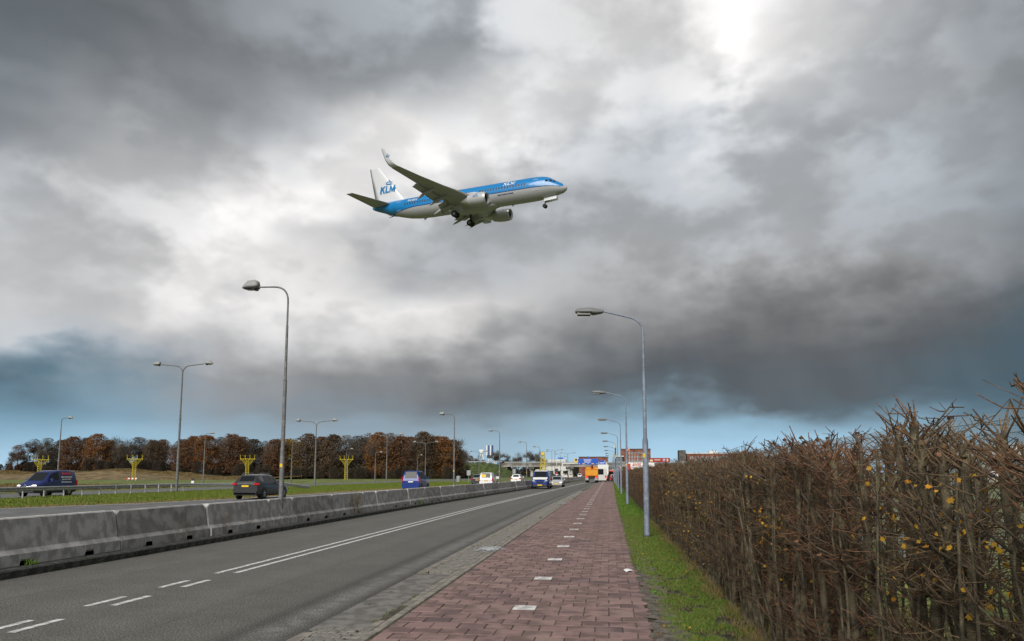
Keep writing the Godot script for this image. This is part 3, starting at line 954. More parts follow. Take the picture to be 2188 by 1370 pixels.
func build_trees() -> void:
	var bark := paint(0.055, 0.045, 0.035, 0.95)
	var twig := paint(0.11, 0.09, 0.07, 0.95)
	var tones := {"rust": [0.145, 0.07, 0.03], "brown": [0.105, 0.068, 0.036], "olive": [0.07, 0.06, 0.025], "orange": [0.19, 0.082, 0.02], "grey": [0.095, 0.08, 0.06], "yellow": [0.24, 0.155, 0.02], "dark": [0.065, 0.05, 0.03]}
	var lm := {}
	for k in tones: lm[k] = leaf_mat(tones[k][0], tones[k][1], tones[k][2])
	var shapes := []
	for k in 6:
		var s := tree_shape(14.0, 4.6, 8500, 0.19, 700, 0.06)
		shapes.append([s.trunk.mesh(bark), s.twigs.mesh(twig), s.crown, {}])
	var thin := []
	for k in 3:
		var s := tree_shape(14.0, 4.4, 3200, 0.16, 1900, 0.06)
		thin.append([s.trunk.mesh(bark), s.twigs.mesh(twig), s.crown, {}])
	# place, height of the top above the path, tone and bareness of every tree one can tell apart in the wood
	var row := [[-230.6, -255.0, 12.4, "dark", 1], [-201.9, -236.0, 12.2, "rust", 1], [-199.5, -240.0, 13.7, "brown", 1], [-191.0, -236.0, 14.4, "grey", 1], [-193.8, -246.0, 14.2, "brown", 0], [-183.2, -238.0, 13.6, "rust", 0],
		[-183.9, -246.0, 13.8, "brown", 0], [-174.0, -238.0, 14.1, "orange", 0], [-176.2, -248.0, 13.4, "brown", 0], [-166.7, -240.0, 13.3, "brown", 1], [-166.8, -250.0, 13.9, "grey", 1], [-155.8, -242.0, 12.9, "brown", 0],
		[-158.6, -252.0, 13.6, "rust", 0], [-142.6, -238.0, 13.9, "rust", 0], [-143.4, -246.0, 14.6, "orange", 0], [-135.1, -240.0, 14.1, "orange", 0], [-138.7, -256.0, 15.7, "grey", 1], [-128.0, -244.0, 14.1, "rust", 0],
		[-131.5, -258.0, 15.6, "brown", 0], [-122.1, -248.0, 13.6, "dark", 0], [-123.7, -260.0, 13.6, "brown", 1], [-113.6, -246.0, 13.1, "rust", 0], [-111.8, -252.0, 12.7, "yellow", 0], [-112.0, -262.0, 14.2, "dark", 1],
		[-103.5, -250.0, 14.4, "brown", 0], [-101.6, -258.0, 15.2, "rust", 0], [-93.3, -248.0, 14.4, "brown", 0], [-93.2, -260.0, 15.3, "brown", 1], [-85.6, -250.0, 14.1, "dark", 1], [-85.5, -262.0, 14.8, "brown", 1],
		[-77.3, -248.0, 14.4, "orange", 0], [-77.5, -262.0, 15.5, "grey", 1], [-70.8, -252.0, 15.1, "rust", 0], [-70.4, -264.0, 15.5, "rust", 0], [-63.0, -252.0, 14.7, "brown", 0], [-61.6, -262.0, 14.9, "rust", 0],
		[-56.4, -254.0, 13.8, "orange", 0], [-54.6, -260.0, 12.7, "brown", 0], [-53.1, -266.0, 10.7, "dark", 1]]
	var words := {"rust": "rust brown", "brown": "dull brown", "olive": "olive", "orange": "bright russet", "grey": "nearly bare grey", "yellow": "yellow-leaved", "dark": "dark bare"}
	for k in row.size():
		var r: Array = row[k]
		var z: float = r[1]
		var x: float = r[0]
		var ground := 2.4 * (1.0 - smoothstep(-150.0, -100.0, x)) if z > -262 else 1.6 * (1.0 - smoothstep(-150.0, -100.0, x))
		var h: float = r[2] - ground
		var kind: Array = (thin[k % 3] if r[4] == 1 else shapes[(k * 5 + 1) % 6])
		var o := thing("autumn_tree", "%s tree in the wood, %s from the far %s end of the row" % [words[r[3]], ORD[k] if k < 20 else ORD[38 - k], "left" if k < 20 else "right"], "tree", Vector3(x, ground - 0.1, z), rng.randf_range(0, TAU), "trees of the wood beyond the meadow")
		var s := h / 14.0
		s *= rng.randf_range(0.96, 1.14)
		o.scale = Vector3(s * rng.randf_range(1.15, 1.6), s, s * 1.2)
		if not kind[3].has(r[3]): kind[3][r[3]] = kind[2].mesh(lm[r[3]])
		part(o, "trunk", kind[0]); part(o, "twigs", kind[1]); part(o, "crown", kind[3][r[3]])
	# leafless crowns standing behind the front rank, in the gaps
	for k in 16:
		var x := -196.0 + 9.2 * k + rng.randf_range(-2.5, 2.5)
		var o := thing("bare_tree", "%s leafless grey tree behind the wood's front rank, counted from the left" % ORD[k], "tree", Vector3(x, 1.5 * (1.0 - smoothstep(-150.0, -100.0, x)), rng.randf_range(-290, -272)), rng.randf_range(0, TAU), "leafless trees behind the wood's front rank")
		var s := rng.randf_range(1.0, 1.16)
		o.scale = Vector3(s * 1.3, s, s * 1.3)
		part(o, "trunk", thin[k % 3][0]); part(o, "twigs", thin[k % 3][1])
	# low undergrowth along the wood's edge
	var under := []; var tint := []
	for k in 300:
		var x := rng.randf_range(-215.0, -50.0)
		var g := 2.3 * (1.0 - smoothstep(-150.0, -100.0, x))
		var sc := rng.randf_range(0.16, 0.34)
		under.append(Transform3D(Basis.from_euler(Vector3(0, rng.randf_range(0, TAU), 0)).scaled(Vector3(sc * 1.4, sc, sc * 1.4)), Vector3(x, g - 0.3, rng.randf_range(-262, -232) - 8.0 * smoothstep(-120, -60, x))))
		var t := rng.randf_range(0.5, 1.1)
		tint.append(Color(t, t, t))
	tag(copies(self, "undergrowth", shapes[2][2].mesh(lm.dark), under, tint), "dark undergrowth along the foot of the wood", "undergrowth")
	# a far line of trees, seen only in the gaps below the viaduct
	under = []; tint = []
	for k in 90:
		var sc := rng.randf_range(0.38, 0.5)
		under.append(Transform3D(Basis.from_euler(Vector3(0, rng.randf_range(0, TAU), 0)).scaled(Vector3(sc * 1.8, sc, sc * 1.8)), Vector3(-75.0 + 1.9 * k, -0.3, rng.randf_range(-510, -475))))
		tint.append(Color(0.7, 0.7, 0.7))
	tag(copies(self, "distant_wood", shapes[2][2].mesh(lm.dark), under, tint), "dark far line of trees seen below the viaduct", "wood")
	# bare trees behind the viaduct
	for k in 6:
		var r: Array = [[-67.9, -395.0, 12.5], [-59.3, -400.0, 15.4], [-55.4, -405.0, 13.2], [-47.6, -400.0, 14.1], [-42.6, -410.0, 15.4], [-35.5, -405.0, 14.7]][k]
		var z: float = r[1]
		var o := thing("bare_tree", "%s bare grey tree rising behind the viaduct, counted from the left" % ORD[k], "tree", Vector3(r[0], 0, z), 1.3 * k, "bare trees behind the viaduct")
		var s: float = r[2] / 14.0
		o.scale = Vector3(s * 1.1, s, s * 1.1)
		part(o, "trunk", thin[k % 3][0]); part(o, "twigs", thin[(k + 1) % 3][1])
	var o2 := thing("russet_shrub", "small russet tree on the embankment between wood and viaduct", "tree", Vector3(-64.4, 5.2, -350), 0.4)
	o2.scale = Vector3(0.45, 0.36, 0.45)
	part(o2, "trunk", shapes[0][0]); part(o2, "crown", shapes[0][2].mesh(lm.rust))

# ---------------------------------------------------------------- the bare clipped hedge
func maple_leaf(b: MB, p: Vector3, s: float) -> void:
	var q := Basis.from_euler(Vector3(rng.randf_range(-1.2, 1.2), rng.randf_range(0, TAU), rng.randf_range(-1.2, 1.2)))
	var k := rng.randf_range(0.8, 1.15)
	var t := rng.randf_range(0.7, 1.15)
	b.col = Color(t, t * k, t)
	var rim := []
	for a in [[-90, 0.75], [-55, 0.62], [-28, 0.9], [5, 0.62], [38, 1.0], [65, 0.62], [90, 1.15], [115, 0.62], [142, 1.0], [175, 0.62], [208, 0.9], [235, 0.62]]:
		var ar := deg_to_rad(a[0])
		rim.append(p + q * Vector3(cos(ar) * a[1] * s, absf(cos(ar)) * 0.25 * s * a[1], sin(ar) * a[1] * s))
	b.fan(rim, false)

func hedge_shape(leafy: int, dead: int) -> Dictionary:
	var stem := MB.new(); var bough := MB.new(); var fine := MB.new(); var gold := MB.new(); var brown := MB.new()
	gold.coloured = true; brown.coloured = true
	var top := rng.randf_range(1.72, 1.9)
	var axis := []
	var rad := []
	var off := Vector3.ZERO
	for k in 8:
		var t := k / 7.0
		off += Vector3(rng.randf_range(-0.03, 0.03), 0, rng.randf_range(-0.035, 0.035))
		axis.append(Vector3(off.x, top * t, off.z))
		rad.append(lerpf(rng.randf_range(0.024, 0.042), 0.017, t) * (1.0 if k % 3 else 1.12))
	rad[7] = 0.024
	var sides := []
	stem.tube(axis, rad, 7, true)
	for extra in 2 + rng.randi() % 2:  # slimmer upright shoots beside the main stem
		var side := []
		var rr := []
		var so := Vector3(rng.randf_range(-0.2, 0.2), 0, rng.randf_range(-0.17, 0.17))
		for k in 6:
			var t := k / 5.0
			so += Vector3(rng.randf_range(-0.045, 0.045), 0, rng.randf_range(-0.06, 0.06))
			side.append(Vector3(so.x * minf(1.0, 0.3 + t), top * 0.92 * t, so.z * minf(1.0, 0.3 + t)))
			rr.append(lerpf([0.015, 0.011, 0.009, 0.007][extra], 0.005, t))
		stem.tube(side, rr, 5, true)
		sides.append(side)
	var runs := [axis]
	runs.append_array(sides)
	for k in 17:
		var f := rng.randf_range(0.12, 0.98)
		var j := mini(int(f * 7.0), 6)
		var s: Vector3 = axis[j].lerp(axis[j + 1], f * 7.0 - j)
		var a := rng.randf_range(0, TAU)
		var d := Vector3(cos(a) * 0.75, rng.randf_range(0.1, 1.1), sin(a)).normalized()
		var l := rng.randf_range(0.2, 0.55)
		var pts := [s]; var rr := [rng.randf_range(0.007, 0.013)]
		for m in 4:
			d = (d + Vector3(rng.randf_range(-0.5, 0.5), rng.randf_range(-0.25, 0.55), rng.randf_range(-0.5, 0.5))).normalized()
			var e: Vector3 = pts[m] + d * l / 4.0
			e.x = clampf(e.x, -0.3, 0.3)
			e.y = minf(e.y, 1.93)
			pts.append(e)
			rr.append(lerpf(rr[0], 0.003, (m + 1) / 4.0))
		bough.tube(pts, rr, 4, false)
		runs.append(pts)
	var tips := []
	for k in 330:
		var run: Array = runs[rng.randi() % runs.size()] if k < 290 else axis
		var f := rng.randf_range(0.15, 0.999) * (run.size() - 1)
		var s: Vector3 = run[int(f)].lerp(run[int(f) + 1], f - int(f))
		var a := rng.randf_range(0, TAU)
		var d := Vector3(cos(a), rng.randf_range(-0.35, 1.3), sin(a) * 1.15).normalized()
		var l := rng.randf_range(0.05, 0.22) * (1.7 if k % 8 == 0 else 1.0)
		var mid := s + d * l * 0.5
		var e := mid + (d + Vector3(rng.randf_range(-0.4, 0.4), rng.randf_range(-0.1, 0.5), rng.randf_range(-0.4, 0.4))).normalized() * l * 0.5
		if absf(e.x) > 0.34: e = mid.lerp(e, 0.25)
		if e.y > 1.95: e = mid.lerp(e, clampf((1.95 - mid.y) / (e.y - mid.y), 0.05, 1.0)) if mid.y < 1.95 else mid
		var r := rng.randf_range(0.0018, 0.0042)
		fine.tube([s, mid, e], [r, r * 0.8, r * 0.5], 3, false)
		tips.append(e); tips.append(mid)
	for k in 16:  # regrowth out of the clipped head
		var s: Vector3 = axis[7] - Vector3(0, rng.randf_range(0.0, 0.16), 0)
		var a := rng.randf_range(0, TAU)
		var d := Vector3(cos(a), rng.randf_range(0.7, 2.2), sin(a)).normalized()
		var l := rng.randf_range(0.07, 0.24)
		var e := s + d * l
		if e.y > 2.02: e.y = 2.02 - rng.randf() * 0.08
		fine.tube([s, s.lerp(e, 0.5) + Vector3(rng.randf_range(-0.02, 0.02), 0, rng.randf_range(-0.02, 0.02)), e], [0.006, 0.005, 0.0028], 4, true)
		tips.append(e)
	var hubs := []
	for k in 7: hubs.append(tips[rng.randi() % tips.size()])
	for k in leafy:
		var at: Vector3 = tips[rng.randi() % tips.size()]
		if k % 4: at = hubs[k % 7] + Vector3(rng.randfn(), rng.randfn(), rng.randfn()) * 0.06
		if at.y > 1.72: continue
		maple_leaf(gold, at + Vector3(0, -0.02, 0), rng.randf_range(0.01, 0.02))
	for k in dead:
		maple_leaf(brown, tips[rng.randi() % tips.size()] + Vector3(0, -0.02, 0), rng.randf_range(0.011, 0.022))
	return {"stem": stem, "branches": bough, "twigs": fine, "leaves": gold, "dead_leaves": brown}

func build_hedge() -> void:
	var bark := grain(lin(0.085, 0.07, 0.042), lin(0.25, 0.21, 0.13), 0.09, 0.35, 0.95, 0.55, 0.9, 0.3, 71)
	var bark_d := grain(lin(0.065, 0.05, 0.036), lin(0.19, 0.155, 0.11), 0.09, 0.35, 0.95, 0.6, 0.9, 0.2, 72)
	var twig := grain(lin(0.115, 0.056, 0.027), lin(0.28, 0.148, 0.076), 0.04, 0.5, 0.85, 0.65, 0.8, 0.0, 73)
	var twig_b := grain(lin(0.1, 0.064, 0.032), lin(0.25, 0.17, 0.094), 0.04, 0.5, 0.85, 0.65, 0.8, 0.0, 74)
	var gold := leaf_mat(0.48, 0.26, 0.012)
	var dead := leaf_mat(0.2, 0.11, 0.05)
	mats.gold_leaf = gold
	mats.dead_leaf = dead
	var shapes := []
	for k in 12:
		var s := hedge_shape([0, 90, 0, 3, 0, 48, 1, 0, 6, 0, 0, 120][k], [14, 6, 10, 20, 8, 10, 18, 12, 4, 16, 8, 10][k])
		var d := {}
		for q in s:
			if s[q].v.size(): d[q] = s[q].mesh({"stem": bark, "branches": bark_d, "twigs": [twig, twig_b][k % 2], "leaves": gold, "dead_leaves": dead}[q])
		shapes.append(d)
	var plain := [0, 2, 3, 4, 6, 7, 8, 9, 10]
	var golden := [1, 5, 11]
	var z := -2.75
	var count := 0
	while z > -31.0:
		for rank in 2:
			var zz := z - 0.13 * rank + rng.randf_range(-0.05, 0.05)
			if rank == 1 and zz > -6.5 and rng.randf() < 0.65: continue
			var yellow := (zz < -2.9 and zz > -4.6) or (zz < -7.0 and zz > -7.8) or (zz < -11.5 and zz > -19.0)
			var k: int = golden[rng.randi() % 3] if yellow and rng.randf() < 0.75 else plain[rng.randi() % plain.size()]
			var label := "bare clipped hedge shrub with twiggy crown in the row beside the grass verge"
			if golden.has(k): label = "clipped hedge shrub still holding bright yellow leaves in the row beside the verge"
			var o := thing("hedge_shrub", label, "shrub", Vector3(1.58 + 0.42 * rank + rng.randf_range(-0.06, 0.06), -0.01, zz), rng.randf_range(-0.5, 0.5) + (PI if rng.randf() < 0.5 else 0.0), "yellow-leaved shrubs of the clipped hedge" if golden.has(k) else "bare shrubs of the clipped hedge")
			var s := rng.randf_range(0.95, 1.03) * (1.02 if zz > -6.5 else 1.0)
			o.scale = Vector3(1.0, s, 1.0)
			for q in shapes[k]:
				var piece := part(o, q, shapes[k][q])
				if q != "stem": piece.set_meta("kind", "stuff")
			count += 1
		z -= 0.262
	# from there on the hedge closes into one mass
	var far := thing("hedge", "dense brown far stretch of the clipped hedge running towards the viaduct", "hedge")
	far.set_meta("kind", "stuff")
	var where := []
	for k in 12: where.append([])
	while z > -176.0:
		for rank in 2:
			var k := rng.randi() % 12
			if golden.has(k) and rng.randf() < 0.8: k = 2
			var sc := rng.randf_range(0.95, 1.03)
			where[k].append(Transform3D(Basis.from_euler(Vector3(0, rng.randf_range(0, TAU), 0)).scaled(Vector3(1.05, sc, 1.05)), Vector3(1.58 + 0.42 * rank + drift(z, 0.002) + rng.randf_range(-0.06, 0.06), -0.01, z + rng.randf_range(-0.08, 0.08))))
		z -= 0.25
	for k in 12:
		for q in shapes[k]:
			if q != "dead_leaves" and where[k].size(): copies(far, "shrub_" + q, shapes[k][q], where[k])

func build_fence() -> void:
	var wire := paint(0.3, 0.32, 0.33, 0.5, 0.3)
	var post := grain(lin(0.24, 0.25, 0.26), lin(0.33, 0.34, 0.35), 0.04, 0.8, 0.6, 0.85, 1.5, 0.0, 75)
	var fence := thing("wire_fence", "tall galvanised wire mesh fence standing behind the hedge", "fence", Vector3(6.0, 0, 0))
	var pb := MB.new()
	pb.slab(Vector3(0, 1.3, 0), Vector3(0.06, 2.66, 0.1), 0.01)
	var cap := MB.new(); cap.slab(Vector3(0, 2.65, 0), Vector3(0.075, 0.05, 0.115), 0.015)
	var pm := pb.mesh(post); var cm := cap.mesh(mats.black)
	var mb := MB.new()
	for k in 50:
		var z := -0.025 - 0.05 * k
		mb.tube([Vector3(0, 0.03, z), Vector3(0, 2.6, z)], [0.004, 0.004], 4, false)
	for k in 13:
		for s in [-0.007, 0.007]: mb.tube([Vector3(s, 0.08 + 0.2 * k, 0), Vector3(s, 0.08 + 0.2 * k, -2.5)], [0.005, 0.005], 4, false)
	var mm := mb.mesh(wire)
	for k in 22:
		var p := part(fence, "post", pm, Vector3(0, 0, -4.0 - 2.52 * k))
		part(p, "cap", cm)
		part(fence, "mesh_panel", mm, Vector3(-0.045, 0, -4.0 - 2.52 * k))

# ---------------------------------------------------------------- street lamps, approach lights, signs
func bent_arm(b: MB, at: Vector3, rise: float, reach: float, radius: float, up_end: float, r: float) -> Vector3:
	# up from 'at', round a bend, then out along -x, climbing by up_end
	var pts := [at, at + Vector3(0, rise, 0)]
	var slope := Vector3(-1, up_end, 0).normalized()
	for k in 7:
		var t := (k + 1) / 7.0
		var d0 := at + Vector3(0, rise, 0)
		var d1 := d0 + Vector3(0, radius, 0)
		var d2 := d1 + slope * radius
		pts.append(d0.lerp(d1, t).lerp(d1.lerp(d2, t), t))
	pts.append(pts[pts.size() - 1] + slope * (reach - radius))
	var rad := []
	for k in pts.size(): rad.append(r * (1.0 - 0.02 * k))
	b.tube(pts, rad, 8)
	return pts[pts.size() - 1]

func head_long(o: Node3D, at: Vector3, tilt: float) -> void:
	# flat lamp head of the path lights: a tapered case with a recessed glass
	var case := MB.new()
	var rows := []
	for s in [[0.0, 0.035, 0.03, -0.025], [0.05, 0.06, 0.04, -0.05], [0.3, 0.12, 0.075, -0.075], [0.36, 0.125, 0.085, -0.05], [0.62, 0.12, 0.07, -0.05], [0.74, 0.09, 0.045, -0.045], [0.78, 0.05, 0.015, -0.035]]:
		var x: float = -s[0]; var w: float = s[1]
		rows.append([Vector3(x, s[3], -w), Vector3(x, s[3] * 0.1, -w), Vector3(x, s[2] * 0.8, -w * 0.7), Vector3(x, s[2], 0), Vector3(x, s[2] * 0.8, w * 0.7), Vector3(x, s[3] * 0.1, w), Vector3(x, s[3], w)])
	case.skin(rows, true, true, true)
	var h := part(o, "lamp_head", case.mesh(mats.lamp_head_dark), at)
	h.scale = Vector3(1.0, 1.25, 1.15)
	h.rotation.z = tilt
	var g := MB.new()
	g.slab(Vector3(-0.54, -0.068, 0), Vector3(0.36, 0.05, 0.2), 0.012)
	part(h, "lamp_glass", g.mesh(mats.lamp_glass))

func head_boxy(o: Node3D, at: Vector3, turn: float, s := 1.0) -> void:
	# blunt lamp head of the road lights: trapezoid hood over a shallow bowl
	var case := MB.new()
	var rows := []
	for q in [[0.0, 0.1, 0.02, 0.13], [-0.03, 0.15, -0.03, 0.2], [-0.1, 0.17, -0.05, 0.23], [-0.36, 0.15, -0.05, 0.21], [-0.53, 0.1, -0.045, 0.06], [-0.56, 0.07, -0.03, 0.0]]:
		var w: float = q[1]
		rows.append([Vector3(q[0], q[2], -w), Vector3(q[0], lerpf(q[2], q[3], 0.4), -w), Vector3(q[0], q[3], -w * 0.6), Vector3(q[0], q[3], w * 0.6), Vector3(q[0], lerpf(q[2], q[3], 0.4), w), Vector3(q[0], q[2], w)])
	case.skin(rows, true, true, true)
	var h := part(o, "lamp_head", case.mesh(mats.lamp_head), at, turn)
	h.scale = Vector3.ONE * s
	var g := MB.new()
	g.skin([[Vector3(-0.16, -0.05, -0.12), Vector3(-0.16, -0.05, 0.12)], [Vector3(-0.2, -0.09, -0.1), Vector3(-0.2, -0.09, 0.1)], [Vector3(-0.4, -0.085, -0.09), Vector3(-0.4, -0.085, 0.09)], [Vector3(-0.52, -0.045, -0.07), Vector3(-0.52, -0.045, 0.07)]], false)
	part(h, "lamp_glass", g.mesh(mats.lamp_glass))
	var c := MB.new()
	c.box(Vector3(-0.08, -0.08, 0), Vector3(0.1, 0.08, 0.1))
	part(h, "clamp", c.mesh(mats.dark))

func sticker(o: Node3D, y: float, r: float, turn: float) -> void:
	var b := MB.new()
	var rows := []
	for k in 5:
		var a := turn + (k - 2) * 0.35
		rows.append([Vector3(sin(a) * (r + 0.002), y, cos(a) * (r + 0.002)), Vector3(sin(a) * (r + 0.002), y + 0.11, cos(a) * (r + 0.002))])
	b.skin(rows, false)
	part(o, "sticker", b.mesh(mats.yellow))

func stepped_pole(o: Node3D, secs: Array, m: Material, sides := 12) -> void:
	# secs: (height, radius) pairs; each change of radius has a short cone
	var b := MB.new()
	var pts := []; var rad := []
	for s in secs:
		pts.append(Vector3(0, s[0], 0)); rad.append(s[1])
	b.tube(pts, rad, sides)
	part(o, "pole", b.mesh(m))

func road_lamp(o: Node3D, h: float, m: Material, two := false, s := 1.0, thick := 1.0) -> void:
	var t := 1.6 if two else thick
	stepped_pole(o, [[-0.2, 0.078 * t], [h * 0.31, 0.075 * t], [h * 0.32, 0.062 * t], [h * 0.585, 0.058 * t], [h * 0.595, 0.046 * t], [h * (0.91 if two else 0.815), 0.04 * t]], m)
	var base := h * (0.9 if two else 0.81)
	for k in (2 if two else 1):
		var b := MB.new()
		var e: Vector3
		if two:
			e = bent_arm(b, Vector3(0, base, 0), 0.05, 2.35 * s, 0.75 * s, 0.1, 0.055)
			# spread the foot of each arm from the fork
		else:
			e = bent_arm(b, Vector3(0, base, 0), h * 0.19 - 0.55 - 0.12, 1.05 * s, 0.5 * s, 0.02, 0.032 * t)
		var arm := part(o, "arm", b.mesh(m), Vector3.ZERO, PI * k)
		var hn := Node3D.new()
		head_boxy(arm, e + Vector3(0.02, 0, 0), 0.0, 1.25 if two else 1.0)
		hn.free()

func build_lamps() -> void:
	# path lights: grey-blue stepped poles every 21 m between path and hedge
	for k in 11:
		var z := -20.5 - 21.0 * k
		var o := thing("street_lamp", "%s grey-blue path lamp of the row beside the hedge, counted from the camera" % ORD[k], "lamp post", Vector3(0.99 + drift(z, 0.001), -0.02, z), rng.randf_range(-0.03, 0.03), "path lamps along the hedge")
		stepped_pole(o, [[-0.3, 0.078], [2.55, 0.076], [2.68, 0.05], [4.45, 0.046], [4.5, 0.034], [5.35, 0.032]], mats.pole_blue, 16)
		var b := MB.new()
		var e := bent_arm(b, Vector3(0, 5.3, 0), 0.2, 1.12, 0.36, 0.27, 0.031)
		part(o, "arm", b.mesh(mats.pole_blue))
		head_long(o, e + Vector3(0.02, 0.0, 0), -0.03)
		sticker(o, 2.12, 0.076, -0.9)
		var door := MB.new()
		door.slab(Vector3(0, 0.85, 0.07), Vector3(0.085, 0.4, 0.02), 0.006)
		part(o, "access_door", door.mesh(mats.pole_blue))
		door = MB.new()
		door.lathe([Vector2(-0.1, 0.1), Vector2(0.05, 0.098), Vector2(0.07, 0.078)], Vector3.ZERO, Basis(Vector3(0, 1, 0), Vector3(1, 0, 0), Vector3(0, 0, 1)), 14)
		part(o, "base_collar", door.mesh(mats.dark))
	# road lights: one at the barrier, the others in a row behind it
	var bars := [[-10.36, -23.0], [-15.1, -73.0], [-14.8, -102.2], [-15.1, -139.4], [-14.9, -164.7], [-14.7, -197.3], [-14.3, -226.5], [-13.6, -255.5]]
	for k in bars.size():
		var o := thing("street_lamp", "tall nearest road lamp rising from the short barrier segment" if k == 0 else "%s single-armed road lamp of the row behind the concrete barrier" % ORD[k - 1], "lamp post", Vector3(bars[k][0], 0, bars[k][1]), 0.0, "single-armed road lamps along the barrier")
		road_lamp(o, 7.95 if k == 0 else 7.7, mats.pole_grey, false, 1.0, 1.0 if k == 0 else 1.25)
		sticker(o, 1.88, 0.076 if k == 0 else 0.096, -0.2)
	# two-armed lamps on the grass between the carriageways
	var ys := [[-40.1, -66.2, 12.3], [-39.6, -98.4, 8.8], [-38.7, -128.7, 8.4], [-42.2, -171.2, 8.9], [-41.1, -238.0, 8.7], [-37.4, -294.0, 8.6], [-18.5, -262.0, 10.0], [-15.5, -290.0, 9.6]]
	for k in ys.size():
		var o := thing("twin_street_lamp", "tall nearest two-armed road lamp on the grass between the carriageways" if k == 0 else "%s two-armed road lamp beyond the tall nearest one" % ORD[k - 1], "lamp post", Vector3(ys[k][0], -0.05, ys[k][1]), 0.0, "two-armed road lamps")
		road_lamp(o, ys[k][2], mats.pole_grey, true)
	# single lamps beyond the far carriageway, arms to the right
	var fs := [[-66.4, -84.0, 8.7], [-61.6, -108.8, 8.1], [-52.7, -120.7, 7.3], [-56.9, -159.0, 7.3], [-47.5, -150.0, 6.3], [-55.4, -215.0, 7.3], [-50.6, -262.0, 6.3]]
	for k in fs.size():
		var o := thing("street_lamp", "%s single lamp beyond the far carriageway, its arm pointing right" % ORD[k], "lamp post", Vector3(fs[k][0], -0.05, fs[k][1]), PI, "single road lamps beyond the far carriageway")
		road_lamp(o, fs[k][2], mats.pole_grey, false, 0.9, 1.5)

func build_towers() -> void:
	# yellow approach light frames in the meadow
	var proto: Node3D = null
	var spots := [[-137.8, -168.0, 6.1], [-119.6, -178.0, 6.4], [-93.3, -186.0, 6.5], [-73.0, -204.0, 6.7]]
	var ye := paint(0.62, 0.48, 0.02, 0.55)
	for k in 4:
		var s: Array = spots[k]
		var o := thing("approach_light_frame", "%s yellow runway approach light frame in the meadow, from the left" % ORD[k], "light frame", Vector3(s[0], -0.05, s[1]), 0.62 - 0.12 * k, "yellow approach light frames")
		var h: float = s[2]
		var b := MB.new()
		for q in [Vector2(-0.42, -0.3), Vector2(0.42, -0.3), Vector2(0.42, 0.3), Vector2(-0.42, 0.3)]:
			b.tube([Vector3(q.x, 0, q.y), Vector3(q.x * 0.8, h - 0.9, q.y * 0.8)], [0.045, 0.04], 5)
		for r in 9:
			var y := 0.3 + r * (h - 1.4) / 9.0
			var dy := (h - 1.4) / 9.0
			for zz in [-0.3, 0.3]:
				b.tube([Vector3(-0.42, y, zz), Vector3(0.4, y + dy, zz * 0.95)], [0.035, 0.035], 4)
				b.tube([Vector3(-0.42, y, zz), Vector3(0.42, y, zz)], [0.035, 0.035], 4)
		part(o, "mast", b.mesh(ye))
		b = MB.new()
		b.box(Vector3(0, h - 0.95, 0), Vector3(3.7, 0.11, 0.16))
		for q in [-1, 1]:
			b.tube([Vector3(q * 1.55, h - 1.0, 0), Vector3(q * 0.4, h - 2.7, 0)], [0.05, 0.05], 5)
			b.tube([Vector3(q * 1.1, h - 1.0, 0), Vector3(q * 0.4, h - 2.2, 0)], [0.04, 0.04], 5)
		part(o, "crossbar", b.mesh(ye))
		for q in 4:
			b = MB.new()
			var x := -1.74 + 1.16 * q
			b.tube([Vector3(x, h - 1.25, 0), Vector3(x, h - 0.2, 0)], [0.06, 0.06], 6)
			b.lathe([Vector2(-0.2, 0.02), Vector2(-0.2, 0.14), Vector2(0.1, 0.16), Vector2(0.16, 0.1)], Vector3(x, h - 0.1, 0.05), Basis(Vector3(0, 0.5, 1).normalized(), Vector3(0, 1, -0.5).normalized(), Vector3(1, 0, 0)), 8)
			part(o, "light", b.mesh(ye))
	# yellow lattice mast before the viaduct
	var o := thing("lattice_mast", "tapering yellow lattice mast standing in front of the viaduct", "mast", Vector3(-22.5, 0, -260))
	var b := MB.new()
	for q in [Vector2(-0.75, -0.75), Vector2(0.75, -0.75), Vector2(0.75, 0.75), Vector2(-0.75, 0.75)]:
		b.tube([Vector3(q.x, 0, q.y), Vector3(q.x, 4.2, q.y), Vector3(q.x * 0.6, 9.0, q.y * 0.6)], [0.12, 0.11, 0.1], 5)
	for r in 9:
		var y := 0.3 + r
		var w := 0.75 if y < 4.2 else lerpf(0.75, 0.45, (y - 4.2) / 4.8)
		for zz in [-1, 1]:
			b.tube([Vector3(-w, y, zz * w), Vector3(w * 0.97, y + 0.95, zz * w)], [0.07, 0.07], 4)
			b.tube([Vector3(w, y, zz * w), Vector3(-w * 0.97, y + 0.95, zz * w)], [0.07, 0.07], 4)
	part(o, "mast", b.mesh(ye))
	b = MB.new(); b.box(Vector3(0, 8.6, 0), Vector3(1.2, 0.9, 1.2)); part(o, "light_box", b.mesh(mats.yellow))

func panel_sign(called: String, label: String, at: Vector3, w: float, h: float, clear: float, face: Material, post: Material) -> Node3D:
	var o := thing(called, label, "sign", at)
	var b := MB.new(); b.tube([Vector3(0, -0.1, 0), Vector3(0, clear + h, 0)], [0.045, 0.045], 6); part(o, "post", b.mesh(post))
	b = MB.new(); b.slab(Vector3(0, clear + h * 0.5, 0.06), Vector3(w, h, 0.04), 0.01); part(o, "panel", b.mesh(face))
	return o

func bars(parent: Node3D, called: String, m: Material, list: Array, z: float) -> void:
	var b := MB.new()
	for r in list: b.box(Vector3(r[0], r[1], z), Vector3(r[2], r[3], 0.02))
	part(parent, called, b.mesh(m))

